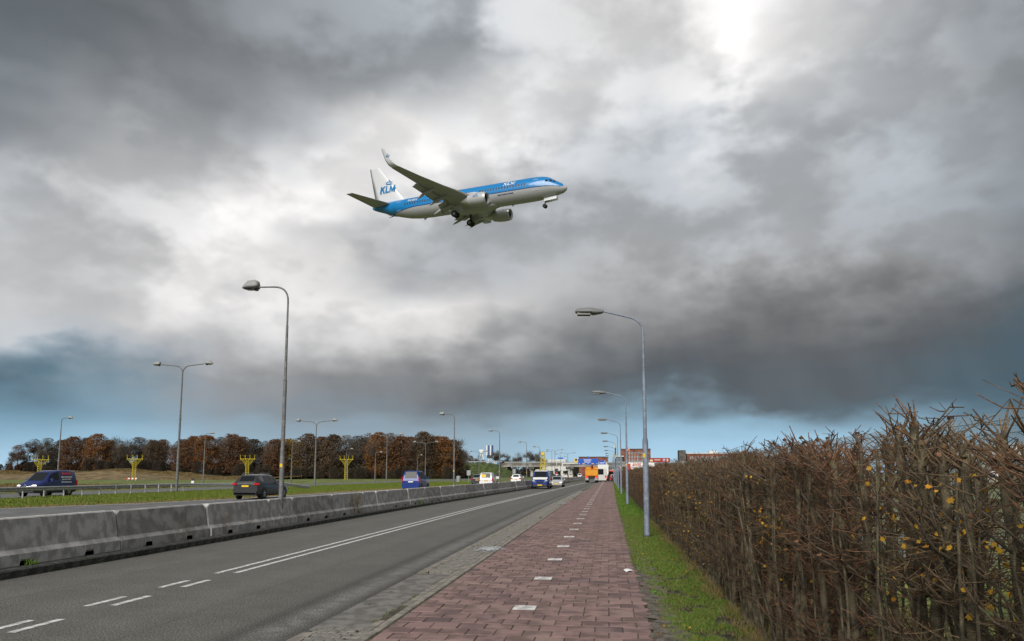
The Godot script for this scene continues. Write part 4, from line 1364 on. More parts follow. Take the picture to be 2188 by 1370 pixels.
func build_signs() -> void:
	# portal with blue direction signs
	var g := thing("sign_gantry", "white portal gantry carrying blue direction signs in front of the viaduct", "gantry", Vector3(-7.85, 0, -250))
	var b := MB.new()
	for x in [-7.25, 7.25]:
		b = MB.new(); b.box(Vector3(x, 2.55, 0), Vector3(0.32, 5.4, 0.32)); part(g, "post", b.mesh(mats.offwhite))
	b = MB.new(); b.box(Vector3(0, 5.1, 0), Vector3(14.8, 0.35, 0.3)); part(g, "beam", b.mesh(mats.offwhite))
	b = MB.new(); b.slab(Vector3(1.2, 5.66, 0.3), Vector3(6.65, 1.86, 0.12), 0.03)
	var big := part(g, "direction_sign", b.mesh(mats.blue_sign))
	bars(big, "white_print", mats.white, [[1.0, 6.25, 2.5, 0.16], [1.0, 5.85, 2.3, 0.16], [1.0, 5.45, 2.0, 0.16], [-1.7, 4.98, 0.18, 0.22], [1.2, 4.98, 0.22, 0.22], [4.1, 4.98, 0.22, 0.22]], 0.37)
	bars(big, "amber_lamps", mats.yellow, [[-0.3, 4.98, 0.7, 0.28], [2.7, 4.98, 0.7, 0.28]], 0.37)
	b = MB.new(); b.slab(Vector3(1.2, 6.95, 0.3), Vector3(0.5, 0.8, 0.1), 0.02); part(g, "route_sign", b.mesh(mats.blue_sign))
	b = MB.new(); b.slab(Vector3(5.8, 5.35, 0.3), Vector3(2.1, 1.26, 0.12), 0.03)
	var small := part(g, "exit_sign", b.mesh(mats.blue_sign))
	bars(small, "white_print", mats.white, [[5.75, 5.2, 1.6, 0.22], [6.6, 5.75, 0.24, 0.24]], 0.37)
	b = MB.new(); b.box(Vector3(-2.65, 6.0, 0.2), Vector3(1.4, 1.3, 0.3)); part(g, "signal_board", b.mesh(mats.yellow))
	b = MB.new(); b.lathe([Vector2(0.36, 0.02), Vector2(0.38, 0.36), Vector2(0.3, 0.42)], Vector3(-2.75, 6.25, 0), Basis(Vector3(0, 0, 1), Vector3(0, 1, 0), Vector3(-1, 0, 0)), 12); part(g, "signal", b.mesh(mats.dark))
	# warning sign on a tall post
	var o := thing("warning_sign", "red triangle warning sign on a black board on a white post", "sign", Vector3(-11.6, 0, -170))
	b = MB.new(); b.tube([Vector3(0, 0, 0), Vector3(0, 4.4, 0)], [0.09, 0.08], 8); part(o, "post", b.mesh(mats.offwhite))
	b = MB.new(); b.slab(Vector3(0, 2.15, 0.12), Vector3(0.62, 1.3, 0.06), 0.02); part(o, "board", b.mesh(mats.dark))
	b = MB.new(); b.prism(PackedVector2Array([Vector2(-0.26, 1.62), Vector2(0.26, 1.62), Vector2(0, 2.08)]), Transform3D(Basis(), Vector3(0, 0, 0.16)), 0.02); part(o, "triangle", b.mesh(mats.red))
	b = MB.new(); b.box(Vector3(0, 1.45, 0.13), Vector3(0.62, 0.18, 0.05)); part(o, "lower_plate", b.mesh(mats.white))
	panel_sign("road_sign", "grey back of a square road sign in front of the embankment", Vector3(-28.0, 0, -150), 0.78, 1.0, 1.35, mats.galv, mats.galv)
	panel_sign("road_sign", "grey back of a square road sign below the viaduct's left span", Vector3(-25.0, 0, -200), 0.75, 1.2, 1.7, mats.galv, mats.galv)
	o = thing("works_sign", "small white and yellow sign on a black frame beside the white van", "sign", Vector3(-15.6, 0, -106))
	b = MB.new(); b.box(Vector3(0, 0.8, 0), Vector3(0.06, 1.6, 0.06)); part(o, "post", b.mesh(mats.dark))
	b = MB.new(); b.slab(Vector3(0, 1.12, 0.05), Vector3(0.55, 0.32, 0.04), 0.01); part(o, "plate", b.mesh(mats.white))
	b = MB.new(); b.slab(Vector3(0, 1.5, 0.05), Vector3(0.4, 0.42, 0.04), 0.01); part(o, "board", b.mesh(mats.dark))
	# golden arches on a tall pole
	o = thing("restaurant_sign", "yellow arches sign on a tall dark pole among the path lamps", "sign", Vector3(2.0, 0, -215))
	b = MB.new(); b.tube([Vector3(0, 0, 0), Vector3(0, 9.0, 0)], [0.14, 0.12], 8); part(o, "pole", b.mesh(mats.dark))
	b = MB.new(); b.box(Vector3(0, 9.7, 0), Vector3(0.34, 1.2, 0.3)); part(o, "top_panel", b.mesh(mats.yellow))
	b = MB.new()
	for s in [-1, 1]:
		var pts := []; var rad := []
		for k in 13:
			var a := PI * k / 12.0
			pts.append(Vector3(s * (0.37 - 0.33 * cos(a)), 5.95 + 1.25 * pow(sin(a), 0.7), 0.1)); rad.append(0.11)
		b.tube(pts, rad, 6)
	part(o, "arches", b.mesh(mats.yellow))
	# billboard trailer
	o = thing("billboard", "long dark red billboard with cream lettering above the hedge", "billboard", Vector3(19.9, 0, -300))
	b = MB.new(); b.slab(Vector3(0, 6.95, 0), Vector3(8.0, 1.7, 0.3), 0.03)
	var red := part(o, "panel", b.mesh(paint(0.3, 0.02, 0.025, 0.5)))
	bars(red, "cream_print", paint(0.7, 0.6, 0.4, 0.6), [[-0.9, 7.05, 2.2, 0.3], [-3.2, 6.8, 1.1, 0.7], [3.0, 6.9, 0.6, 1.1]], 0.16)
	bars(red, "pale_roundel", paint(0.5, 0.4, 0.55, 0.6), [[1.7, 7.0, 0.9, 0.9]], 0.16)
	for x in [-3.0, 3.0]:
		b = MB.new(); b.box(Vector3(x, 3.0, -0.1), Vector3(0.25, 6.2, 0.2)); part(o, "post", b.mesh(mats.dark))
	# flag poles
	for k in 4:
		o = thing("flag_pole", ["white pole flying a red and white flag before the brick hotel", "bare white flag pole next to the flying flag", "third white flag pole before the hotel", "fourth white flag pole, farthest from the flag"][k], "flag pole", Vector3(8.2 + 1.05 * k, 0, -300))
		var hh: float = [12.3, 9.6, 9.0, 8.8][k]
		b = MB.new(); b.tube([Vector3.ZERO, Vector3(0, hh, 0)], [0.09, 0.06], 6); part(o, "pole", b.mesh(mats.offwhite))
		if k == 0:
			for q in [[0.0, 0.35], [0.35, 0.3], [0.65, 0.35]]:
				b = MB.new()
				b.skin([[Vector3(0, hh - 0.1 - q[0], 0), Vector3(0, hh - 0.1 - q[0] - q[1], 0)], [Vector3(-0.35, hh - 0.5 - q[0], 0.1), Vector3(-0.35, hh - 0.5 - q[0] - q[1], 0.1)], [Vector3(-0.7, hh - 1.15 - q[0], -0.05), Vector3(-0.7, hh - 1.15 - q[0] - q[1], -0.05)]], false)
				part(o, "flag_stripe", b.mesh(mats.white if q[0] == 0.35 else mats.red))
	# A-framed sculpture beyond the embankment
	o = thing("steel_sculpture", "white A-framed steel sculpture carrying blue and white tubes behind the embankment", "sculpture", Vector3(-68.5, 0, -420))
	for s in [-2.6, 3.0]:
		b = MB.new()
		for q in [-1, 1]: b.tube([Vector3(s + q * 2.6, 5, 0), Vector3(s + q * 0.2, 13.4, 0)], [0.28, 0.28], 6)
		part(o, "frame", b.mesh(mats.white))
	b = MB.new(); b.prism(PackedVector2Array([Vector2(-3.9, 15.2), Vector2(-1.3, 15.2), Vector2(-2.0, 13.3), Vector2(-3.2, 13.3)]), Transform3D(), 1.0); part(o, "hopper", b.mesh(mats.white))
	for k in 4:
		b = MB.new(); b.tube([Vector3(0.5 + 1.05 * k, 12.0, 0.3), Vector3(0.5 + 1.05 * k, 17.6, 0.3)], [0.5, 0.5], 8); part(o, "tube", b.mesh(mats.white if k % 2 == 0 else paint(0.05, 0.1, 0.25, 0.5)))
	b = MB.new(); b.box(Vector3(2.2, 11.3, 0), Vector3(3.2, 1.8, 1.2)); part(o, "platform", b.mesh(mats.dark))
	# guard rail between the carriageways
	o = thing("guard_rail", "galvanised steel guard rail on the grass in front of the dark blue van", "guard rail")
	var line := [Vector3(-40.6, 0, 6), Vector3(-40.4, 0, -46), Vector3(-40.6, 0, -58), Vector3(-40.9, 0, -67), Vector3(-37.4, 0, -72), Vector3(-34.4, 0, -77), Vector3(-33.6, -0.5, -82)]
	var prof := [Vector2(0.0, 0.76), Vector2(0.045, 0.745), Vector2(0.08, 0.7), Vector2(0.07, 0.64), Vector2(0.02, 0.605), Vector2(0.07, 0.57), Vector2(0.08, 0.51), Vector2(0.045, 0.465), Vector2(0.0, 0.45)]
	var rows := []
	for k in line.size():
		var d: Vector3 = (line[mini(k + 1, 6)] - line[maxi(k - 1, 0)]).normalized()
		var sd := Vector3(-d.z, 0, d.x)
		var row := []
		for p in prof: row.append(line[k] + sd * p.x + Vector3(0, p.y, 0))
		rows.append(row)
	b = MB.new(); b.skin(rows, false); part(o, "rail", b.mesh(mats.galv))
	var pm := MB.new(); pm.box(Vector3(0, 0.3, 0), Vector3(0.1, 0.75, 0.06))
	var pmm := pm.mesh(mats.galv)
	for k in 20: part(o, "post", pmm, Vector3(-40.5, 0, -30.0 - 2.0 * k))
	# small things in the meadow
	o = thing("striped_board", "red and white striped low board under the second approach light frame", "barrier board", Vector3(-108.0, -0.05, -160))
	for k in 6:
		b = MB.new(); b.box(Vector3(-1.1 + 0.44 * k, 0.62, 0), Vector3(0.44, 0.3, 0.06)); part(o, "stripe", b.mesh(mats.red if k % 2 == 0 else mats.white))
	for x in [-1.0, 1.0]:
		b = MB.new(); b.box(Vector3(x, 0.3, -0.05), Vector3(0.07, 0.7, 0.05)); part(o, "leg", b.mesh(mats.galv))
	for k in 2:
		o = thing("marker_post", ["white marker post with a black top beside the far carriageway", "small white marker sign behind the blue van"][k], "marker", [Vector3(-60.5, -0.05, -104), Vector3(-37.0, -0.05, -142)][k])
		b = MB.new(); b.slab(Vector3(0, 0.35, 0), Vector3(0.42, 0.7, 0.12), 0.03); part(o, "body", b.mesh(mats.white))
		b = MB.new(); b.slab(Vector3(0, 0.86, 0), Vector3(0.42, 0.32, 0.12), 0.03); part(o, "cap", b.mesh(mats.dark))
	o = thing("litter_bin", "pale round litter bin on the grass before the embankment", "bin", Vector3(-30.1, -0.05, -150))
	b = MB.new(); b.lathe([Vector2(0, 0.02), Vector2(0, 0.4), Vector2(1.2, 0.45), Vector2(1.25, 0.3), Vector2(1.3, 0.02)], Vector3.ZERO, Basis(Vector3(0, 1, 0), Vector3(1, 0, 0), Vector3(0, 0, 1)), 12); part(o, "body", b.mesh(mats.galv))
	# low mesh fence round the second light frame
	o = thing("low_fence", "low green mesh fence round the foot of the second approach light frame", "fence", Vector3(-109.5, -0.05, -165))
	b = MB.new()
	for k in 13: b.tube([Vector3(0.6 * k - 2.2, 0, 0), Vector3(0.6 * k - 2.2, 1.2, 0)], [0.03, 0.03], 4)
	for y in [0.1, 0.65, 1.2]: b.tube([Vector3(-2.2, y, 0), Vector3(5.0, y, 0)], [0.025, 0.025], 4)
	part(o, "mesh_panel", b.mesh(paint(0.1, 0.12, 0.08, 0.7)))

# ---------------------------------------------------------------- vehicles (front towards -z of their own axes)
const WAGON := [[-2.40, 0.36, 0.55, 0.60, 0.66, 0.62, 0.5], [-2.28, 0.22, 0.66, 0.72, 0.84, 0.8, 0.64], [-1.5, 0.2, 0.82, 0.9, 0.92, 0.88, 0.76], [-0.95, 0.2, 0.92, 1.0, 0.92, 0.88, 0.77], [-0.1, 0.2, 0.95, 1.41, 0.92, 0.88, 0.67], [0.6, 0.2, 0.98, 1.48, 0.92, 0.88, 0.67], [1.45, 0.2, 1.01, 1.45, 0.92, 0.88, 0.66], [1.98, 0.22, 1.03, 1.38, 0.91, 0.86, 0.62], [2.3, 0.28, 1.0, 1.05, 0.88, 0.82, 0.68], [2.40, 0.34, 0.82, 0.88, 0.84, 0.79, 0.64]]
const SMALL_VAN := [[-2.14, 0.36, 0.6, 0.66, 0.7, 0.66, 0.52], [-2.0, 0.24, 0.78, 0.85, 0.86, 0.82, 0.68], [-1.25, 0.22, 1.0, 1.08, 0.91, 0.88, 0.76], [-0.5, 0.22, 1.08, 1.68, 0.91, 0.88, 0.7], [0.2, 0.22, 1.1, 1.82, 0.91, 0.89, 0.73], [1.2, 0.22, 1.1, 1.83, 0.91, 0.89, 0.74], [1.95, 0.24, 1.1, 1.8, 0.9, 0.88, 0.73], [2.1, 0.28, 1.06, 1.12, 0.88, 0.87, 0.81], [2.14, 0.34, 0.9, 0.95, 0.86, 0.85, 0.78]]
const SUV := [[-2.2, 0.4, 0.62, 0.68, 0.68, 0.64, 0.5], [-2.05, 0.26, 0.75, 0.82, 0.86, 0.82, 0.66], [-1.3, 0.24, 0.92, 1.0, 0.92, 0.88, 0.76], [-0.8, 0.24, 1.0, 1.08, 0.92, 0.88, 0.76], [-0.05, 0.24, 1.05, 1.54, 0.92, 0.88, 0.68], [0.7, 0.24, 1.07, 1.62, 0.92, 0.88, 0.68], [1.5, 0.24, 1.1, 1.58, 0.92, 0.88, 0.66], [1.85, 0.26, 1.1, 1.5, 0.91, 0.86, 0.62], [2.12, 0.3, 1.06, 1.12, 0.89, 0.83, 0.68], [2.2, 0.38, 0.9, 0.96, 0.85, 0.8, 0.64]]
const SALOON := [[-2.25, 0.34, 0.52, 0.57, 0.66, 0.62, 0.5], [-2.12, 0.22, 0.64, 0.7, 0.82, 0.78, 0.62], [-1.4, 0.2, 0.8, 0.87, 0.88, 0.84, 0.72], [-0.85, 0.2, 0.88, 0.95, 0.88, 0.84, 0.72], [-0.1, 0.2, 0.92, 1.36, 0.88, 0.84, 0.62], [0.55, 0.2, 0.94, 1.42, 0.88, 0.84, 0.62], [1.1, 0.2, 0.95, 1.36, 0.88, 0.83, 0.6], [1.75, 0.22, 0.95, 1.02, 0.87, 0.82, 0.68], [2.2, 0.28, 0.9, 0.97, 0.82, 0.78, 0.64], [2.28, 0.36, 0.8, 0.85, 0.78, 0.74, 0.6]]
const BIG_VAN := [[-2.6, 0.42, 0.72, 0.8, 0.78, 0.74, 0.62], [-2.48, 0.26, 0.95, 1.03, 0.95, 0.92, 0.8], [-1.75, 0.24, 1.2, 1.3, 0.99, 0.96, 0.86], [-1.0, 0.24, 1.28, 1.98, 0.99, 0.97, 0.8], [-0.6, 0.24, 1.3, 2.06, 0.99, 0.97, 0.82], [1.2, 0.24, 1.3, 2.08, 0.99, 0.97, 0.83], [2.45, 0.26, 1.3, 2.06, 0.98, 0.96, 0.82], [2.58, 0.32, 1.25, 1.32, 0.96, 0.95, 0.86], [2.6, 0.4, 1.0, 1.1, 0.93, 0.92, 0.84]]

func ring_of(s: Array) -> Array:
	var half := [Vector2(s[4] * 0.86, s[1]), Vector2(s[4] * 0.985, s[1] + 0.09), Vector2(s[4], lerpf(s[1], s[2], 0.45)), Vector2(lerpf(s[4], s[5], 0.5), lerpf(s[1], s[2], 0.8)), Vector2(s[5], s[2]), Vector2(s[6], s[3] - minf(0.07, (s[3] - s[2]) * 0.4)), Vector2(s[6] - 0.1, s[3] - 0.008), Vector2(s[6] * 0.4, s[3])]
	var out := []
	for p in half: out.append(Vector3(p.x, p.y, s[0]))
	for k in half.size():
		var p: Vector2 = half[half.size() - 1 - k]
		out.append(Vector3(-p.x, p.y, s[0]))
	return out

func pane(b: MB, q: Array, shrink: float, out := 0.012) -> void:
	var m: Vector3 = (q[0] + q[1] + q[2] + q[3]) * 0.25
	var nn: Vector3 = (q[2] - q[0]).cross(q[3] - q[1]).normalized()
	if nn.dot(m - Vector3(0, 0.9, 0)) < 0: nn = -nn
	var r := []
	for p in q: r.append(m + (p - m) * shrink + nn * out)
	b.quad(r[0], r[1], r[2], r[3])

func vehicle(called: String, label: String, cat: String, spec: Array, at: Vector3, turn: float, m: Material, opt := {}) -> Node3D:
	var o := thing(called, label, cat, at, turn, "vehicles on the roads")
	var rings := []
	for s in spec: rings.append(ring_of(s))
	var b := MB.new()
	b.skin(rings, true, true, true)
	var body := part(o, "body", b.mesh(m))
	var ws: int = opt.get("windscreen", 3)
	var rw: int = spec.size() - 3
	var q := [rings[ws][6], rings[ws][9], rings[ws + 1][9], rings[ws + 1][6]]
	b = MB.new(); pane(b, q, 0.93); part(o, "windscreen", b.mesh(mats.glass_dark))
	b = MB.new()
	if opt.get("panel_rear", false) == false:
		q = [rings[rw][6], rings[rw][9], rings[rw + 1][9], rings[rw + 1][6]]
		pane(b, q, 0.86); part(o, "rear_window", b.mesh(mats.glass_dark))
	var sides: Array = opt.get("sides", range(ws + 1, rw))
	for k in sides:
		for s in [0, 1]:
			var i4 := 4 if s == 0 else 11
			var i5 := 5 if s == 0 else 10
			b = MB.new(); pane(b, [rings[k][i4], rings[k + 1][i4], rings[k + 1][i5], rings[k][i5]], 0.88); part(o, "side_window", b.mesh(mats.glass_dark))
	for s in [0, 1]:  # small front corner of the door glass
		var i4 := 4 if s == 0 else 11
		var i5 := 5 if s == 0 else 10
		b = MB.new(); pane(b, [rings[ws][i4].lerp(rings[ws + 1][i4], 0.35), rings[ws + 1][i4], rings[ws + 1][i5], rings[ws][i5].lerp(rings[ws + 1][i5], 0.7)], 0.86); part(o, "quarter_window", b.mesh(mats.glass_dark))
	# wheels
	var front: float = spec[0][0]; var rear: float = spec[spec.size() - 1][0]
	var w: float = spec[3][4]
	var wr: float = opt.get("wheel", 0.325)
	for z in [front + 0.86, rear - 0.88]:
		for s in [-1, 1]:
			var turned := Basis(Vector3(s, 0, 0), Vector3(0, 1, 0), Vector3(0, 0, s))
			var arch := MB.new()
			arch.lathe([Vector2(-0.12, wr + 0.07), Vector2(0.012, wr + 0.07), Vector2(0.014, 0.02)], Vector3(s * w, wr + 0.01, z), turned, 20)
			part(o, "wheel_arch", arch.mesh(mats.black))
			b = MB.new()
			b.lathe([Vector2(-0.2, 0.02), Vector2(-0.2, wr * 0.94), Vector2(-0.17, wr), Vector2(-0.03, wr), Vector2(0.0, wr * 0.93), Vector2(0.0, wr * 0.68), Vector2(-0.02, wr * 0.64)], Vector3(s * (w + 0.02), wr, z), turned, 20)
			var wheel := part(o, "wheel", b.mesh(mats.rubber))
			b = MB.new()
			b.lathe([Vector2(-0.02, wr * 0.66), Vector2(-0.005, wr * 0.6), Vector2(-0.03, wr * 0.5)], Vector3(s * (w + 0.02), wr, z), turned, 16)
			for a in 5:
				var t := TAU * a / 5.0
				var d := Vector3(0, cos(t), sin(t))
				b.box(Vector3(s * (w + 0.008), wr, z) + d * wr * 0.32, Vector3(0.02, wr * 0.6, 0.07), Basis(Vector3(1, 0, 0), d, Vector3(1, 0, 0).cross(d)))
			part(wheel, "rim", b.mesh(opt.get("rim", mats.chrome)))
	# lamps, bumpers, plates, mirrors
	var fz: float = spec[1][0]; var rz: float = spec[spec.size() - 1][0]
	var fy: float = spec[1][2]; var ry: float = spec[spec.size() - 2][2]
	for s in [-1, 1]:
		b = MB.new(); b.slab(Vector3(s * spec[1][4] * 0.72, fy - 0.03, fz - 0.03), Vector3(0.3, 0.12, 0.16), 0.05, Basis.from_euler(Vector3(0.35, s * -0.5, 0))); part(o, "headlight", b.mesh(opt.get("head", mats.lens)))
		var tall: float = opt.get("tail_h", 0.16)
		b = MB.new(); b.slab(Vector3(s * spec[spec.size() - 1][4] * opt.get("tail_x", 0.9), opt.get("tail_y", ry - 0.16), rz - 0.07), Vector3(opt.get("tail_w", 0.34), tall, 0.2), 0.03, Basis.from_euler(Vector3(0, s * 0.35, 0))); part(o, "tail_light", b.mesh(mats.tail_red))
		b = MB.new(); b.slab(Vector3(s * (w + 0.1), spec[ws + 1][2] + 0.08, spec[ws][0] + 0.5), Vector3(0.2, 0.15, 0.1), 0.03); part(o, "mirror", b.mesh(opt.get("mirror", m)))
	var rb := MB.new(); rb.slab(Vector3(0, 0.42, rz + 0.0), Vector3(w * 1.72, 0.26, 0.14), 0.04); part(o, "rear_bumper", rb.mesh(opt.get("bumper", m)))
	rb = MB.new(); rb.slab(Vector3(0, 0.42, spec[0][0]), Vector3(w * 1.6, 0.26, 0.16), 0.04); part(o, "front_bumper", rb.mesh(opt.get("bumper", m)))
	rb = MB.new(); rb.box(Vector3(0, opt.get("plate_y", 0.75), rz + 0.035), Vector3(0.48, 0.1, 0.03)); part(o, "number_plate", rb.mesh(opt.get("plate", mats.plate)))
	rb = MB.new(); rb.box(Vector3(0, 0.45, spec[0][0] - 0.09), Vector3(0.52, 0.12, 0.03)); part(o, "number_plate", rb.mesh(mats.plate))
	rb = MB.new(); rb.box(Vector3(0, fy - 0.14, spec[0][0] - 0.03), Vector3(0.8, 0.12, 0.05)); part(o, "grille", rb.mesh(mats.black))
	return o

func car_paint(r: float, g: float, b: float) -> StandardMaterial3D:
	var m := paint(r, g, b, 0.35, 0.1)
	m.clearcoat_enabled = true
	m.clearcoat = 0.5
	m.clearcoat_roughness = 0.08
	return m

func build_vehicles() -> void:
	var lit := paint(0.9, 0.9, 0.85, 0.2)
	lit.emission_enabled = true
	lit.emission = Color(1.0, 0.95, 0.85)
	lit.emission_energy_multiplier = 0.4
	var lit_red := paint(0.6, 0.03, 0.02, 0.3)
	lit_red.emission_enabled = true
	lit_red.emission = Color(1.0, 0.12, 0.05)
	lit_red.emission_energy_multiplier = 0.8
	mats.lit_headlight = lit
	mats.lit_taillight = lit_red
	var o := vehicle("delivery_van", "dark purple-blue delivery van with lit headlights behind the guard rail", "van", SMALL_VAN, Vector3(-42.9, -0.02, -53.2), PI, car_paint(0.016, 0.03, 0.14), {"windscreen": 2, "sides": [3], "bumper": mats.dark, "head": lit, "tail_h": 0.4})
	o.scale.y = 1.07
	var b := MB.new()
	for r in [[-0.6, 1.58, 0.9, 0.16]]: b.box(Vector3(-0.82, r[1], 0.95), Vector3(0.03, r[3], r[2]), Basis.from_euler(Vector3(0, 0, -0.24)))
	part(o, "red_print", b.mesh(paint(0.6, 0.05, 0.07, 0.5)))
	b = MB.new()
	for r in [[1.34, 1.1, 0.09], [1.18, 0.9, 0.07], [0.98, 1.1, 0.08]]: b.box(Vector3(-0.9, r[0], 0.95), Vector3(0.03, r[2], r[1]), Basis.from_euler(Vector3(0, 0, -0.1)))
	part(o, "white_print", b.mesh(mats.white))
	b = MB.new(); b.tube([Vector3(-0.55, 0.75, -2.1), Vector3(-0.25, 0.68, -2.17), Vector3(0, 0.72, -2.19), Vector3(0.25, 0.68, -2.17), Vector3(0.55, 0.75, -2.1)], [0.02, 0.035, 0.04, 0.035, 0.02], 6); part(o, "chrome_bar", b.mesh(mats.chrome))
	b = MB.new(); b.prism(PackedVector2Array([Vector2(0, 0.14), Vector2(0.1, 0), Vector2(0, -0.14), Vector2(-0.1, 0)]), Transform3D(Basis(), Vector3(0, 0.74, -2.24)), 0.03); part(o, "badge", b.mesh(mats.chrome))
	o = vehicle("estate_car", "dark grey estate car with roof rails driving away behind the tall lamp post", "car", WAGON, Vector3(-23.75, -0.015, -49.6), 0.0, car_paint(0.032, 0.032, 0.036), {"sides": [4, 5, 6], "tail_w": 0.34, "tail_h": 0.11, "tail_y": 0.9, "plate_y": 0.78})
	o.scale.y = 1.12
	for s in [-1, 1]:
		b = MB.new(); b.tube([Vector3(s * 0.6, 1.43, 0.1), Vector3(s * 0.6, 1.53, 0.25), Vector3(s * 0.6, 1.53, 1.5), Vector3(s * 0.6, 1.42, 1.75)], [0.02, 0.02, 0.02, 0.02], 6); part(o, "roof_rail", b.mesh(mats.steel))
	b = MB.new(); b.box(Vector3(0, 0.93, 2.4), Vector3(1.1, 0.05, 0.03)); part(o, "chrome_bar", b.mesh(mats.chrome))
	b = MB.new(); b.slab(Vector3(0, 0.33, 2.42), Vector3(1.5, 0.16, 0.1), 0.03); part(o, "lower_trim", b.mesh(mats.black))
	o = vehicle("passenger_van", "bright royal blue passenger van driving away beyond the barrier", "van", SMALL_VAN, Vector3(-18.95, -0.015, -73.2), 0.0, car_paint(0.003, 0.026, 0.19), {"windscreen": 2, "sides": [3, 4, 5], "tail_h": 0.5, "tail_w": 0.13, "tail_x": 0.97, "tail_y": 1.05, "plate": mats.white, "plate_y": 0.85})
	o.scale.y = 1.07
	o = vehicle("panel_van", "white panel van with a yellow notice in its rear window", "van", SMALL_VAN, Vector3(-15.9, -0.015, -99.5), 0.0, car_paint(0.75, 0.75, 0.74), {"windscreen": 2, "sides": [3], "tail_h": 0.42, "tail_w": 0.14, "tail_x": 0.96, "tail_y": 0.95, "plate_y": 0.82})
	b = MB.new(); b.box(Vector3(-0.3, 1.42, 2.1), Vector3(0.62, 0.36, 0.02), Basis.from_euler(Vector3(-0.2, 0, 0))); part(o, "yellow_notice", b.mesh(mats.yellow))
	vehicle("hatchback", "dark hatchback half hidden behind the white panel van", "car", SUV, Vector3(-19.6, -0.015, -114.0), 0.0, car_paint(0.04, 0.045, 0.06), {"sides": [4, 5, 6]})
	vehicle("white_car", "white sport utility car driving away beyond the white panel van", "car", SUV, Vector3(-15.7, -0.015, -130.0), 0.0, car_paint(0.78, 0.78, 0.78), {"sides": [4, 5, 6], "tail_w": 0.4})
	o = vehicle("transit_van", "blue van with a white bonnet and roof driving towards the camera", "van", BIG_VAN, Vector3(-7.75, -0.06, -88.0), PI, car_paint(0.01, 0.035, 0.2), {"windscreen": 2, "sides": [3], "bumper": mats.dark, "wheel": 0.34, "tail_h": 0.4, "mirror": mats.dark})
	b = MB.new(); b.skin([[Vector3(-0.78, 1.06, -2.5), Vector3(0, 1.09, -2.52), Vector3(0.78, 1.06, -2.5)], [Vector3(-0.84, 1.32, -1.78), Vector3(0, 1.33, -1.78), Vector3(0.84, 1.32, -1.78)]], false); part(o, "bonnet", b.mesh(mats.white))
	b = MB.new(); b.skin([[Vector3(-0.74, 2.0, -1.02), Vector3(0, 2.01, -1.02), Vector3(0.74, 2.0, -1.02)], [Vector3(-0.76, 2.08, -0.6), Vector3(0, 2.1, -0.6), Vector3(0.76, 2.08, -0.6)], [Vector3(-0.76, 2.1, 2.3), Vector3(0, 2.12, 2.3), Vector3(0.76, 2.1, 2.3)]], false); part(o, "roof_panel", b.mesh(mats.white))
	vehicle("silver_car", "silver saloon car following the blue and white van", "car", SALOON, Vector3(-6.7, -0.06, -99.0), PI, car_paint(0.4, 0.41, 0.42), {"sides": [4, 5], "head": lit})
	vehicle("black_car", "black car near the end of the concrete barrier under the viaduct", "car", SUV, Vector3(-13.2, -0.015, -192.0), 0.0, car_paint(0.02, 0.02, 0.022), {"sides": [4, 5, 6]})
	# parked and driving cars under the viaduct
	for k in 5:
		vehicle("distant_car", ["white car left of the sign gantry's post", "grey car next to the white one before the viaduct", "white van under the viaduct's middle span", "red car under the viaduct's middle span", "pale car right of the gantry's left post"][k], "car", [SUV, SALOON, SMALL_VAN, SALOON, SUV][k], [Vector3(-17.5, 0, -300), Vector3(-21.5, 0, -306), Vector3(-12.5, 0, -330), Vector3(-8.5, 0, -320), Vector3(-14.8, 0, -296)][k], [0.3, 0.2, PI, 0.0, 0.1][k], [car_paint(0.7, 0.7, 0.7), car_paint(0.2, 0.2, 0.22), car_paint(0.75, 0.75, 0.75), car_paint(0.4, 0.03, 0.03), car_paint(0.6, 0.6, 0.55)][k], {"windscreen": 2} if k == 2 else {})
	# yellow tipper lorry seen from behind
	o = thing("tipper_lorry", "yellow tipper lorry with red tail lights driving away along the road", "lorry", Vector3(-3.3, -0.06, -148), 0.0, "vehicles on the roads")
	var ye := paint(0.7, 0.29, 0.01, 0.5)
	b = MB.new()
	b.box(Vector3(0, 1.95, 0), Vector3(2.45, 1.3, 0.1))
	b.box(Vector3(-1.2, 1.95, -2.6), Vector3(0.08, 1.3, 5.2)); b.box(Vector3(1.2, 1.95, -2.6), Vector3(0.08, 1.3, 5.2)); b.box(Vector3(0, 1.35, -2.6), Vector3(2.4, 0.1, 5.2)); b.box(Vector3(0, 2.15, -5.2), Vector3(2.45, 1.7, 0.1))
	part(o, "tipper_body", b.mesh(ye))
	for k in 3:
		b = MB.new(); b.box(Vector3([-1.15, 0, 1.15][k], 1.95, 0.08), Vector3(0.12, 1.34, 0.08)); part(o, "rib", b.mesh(ye))
	b = MB.new(); b.box(Vector3(0, 2.6, 0.06), Vector3(2.5, 0.1, 0.12)); b.box(Vector3(0, 1.5, 0.06), Vector3(2.5, 0.1, 0.12)); part(o, "rim", b.mesh(ye))
	b = MB.new(); b.box(Vector3(0, 0.95, -2.8), Vector3(0.9, 0.4, 5.6)); part(o, "chassis", b.mesh(mats.black))
	b = MB.new(); b.slab(Vector3(0, 1.9, -6.4), Vector3(2.4, 2.3, 1.8), 0.15); part(o, "cab", b.mesh(ye))
	b = MB.new(); b.tube([Vector3(0, 2.3, -5.0), Vector3(0.1, 3.4, -4.7), Vector3(-0.3, 3.0, -3.6)], [0.2, 0.16, 0.12], 6); part(o, "crane", b.mesh(paint(0.3, 0.06, 0.05, 0.6)))
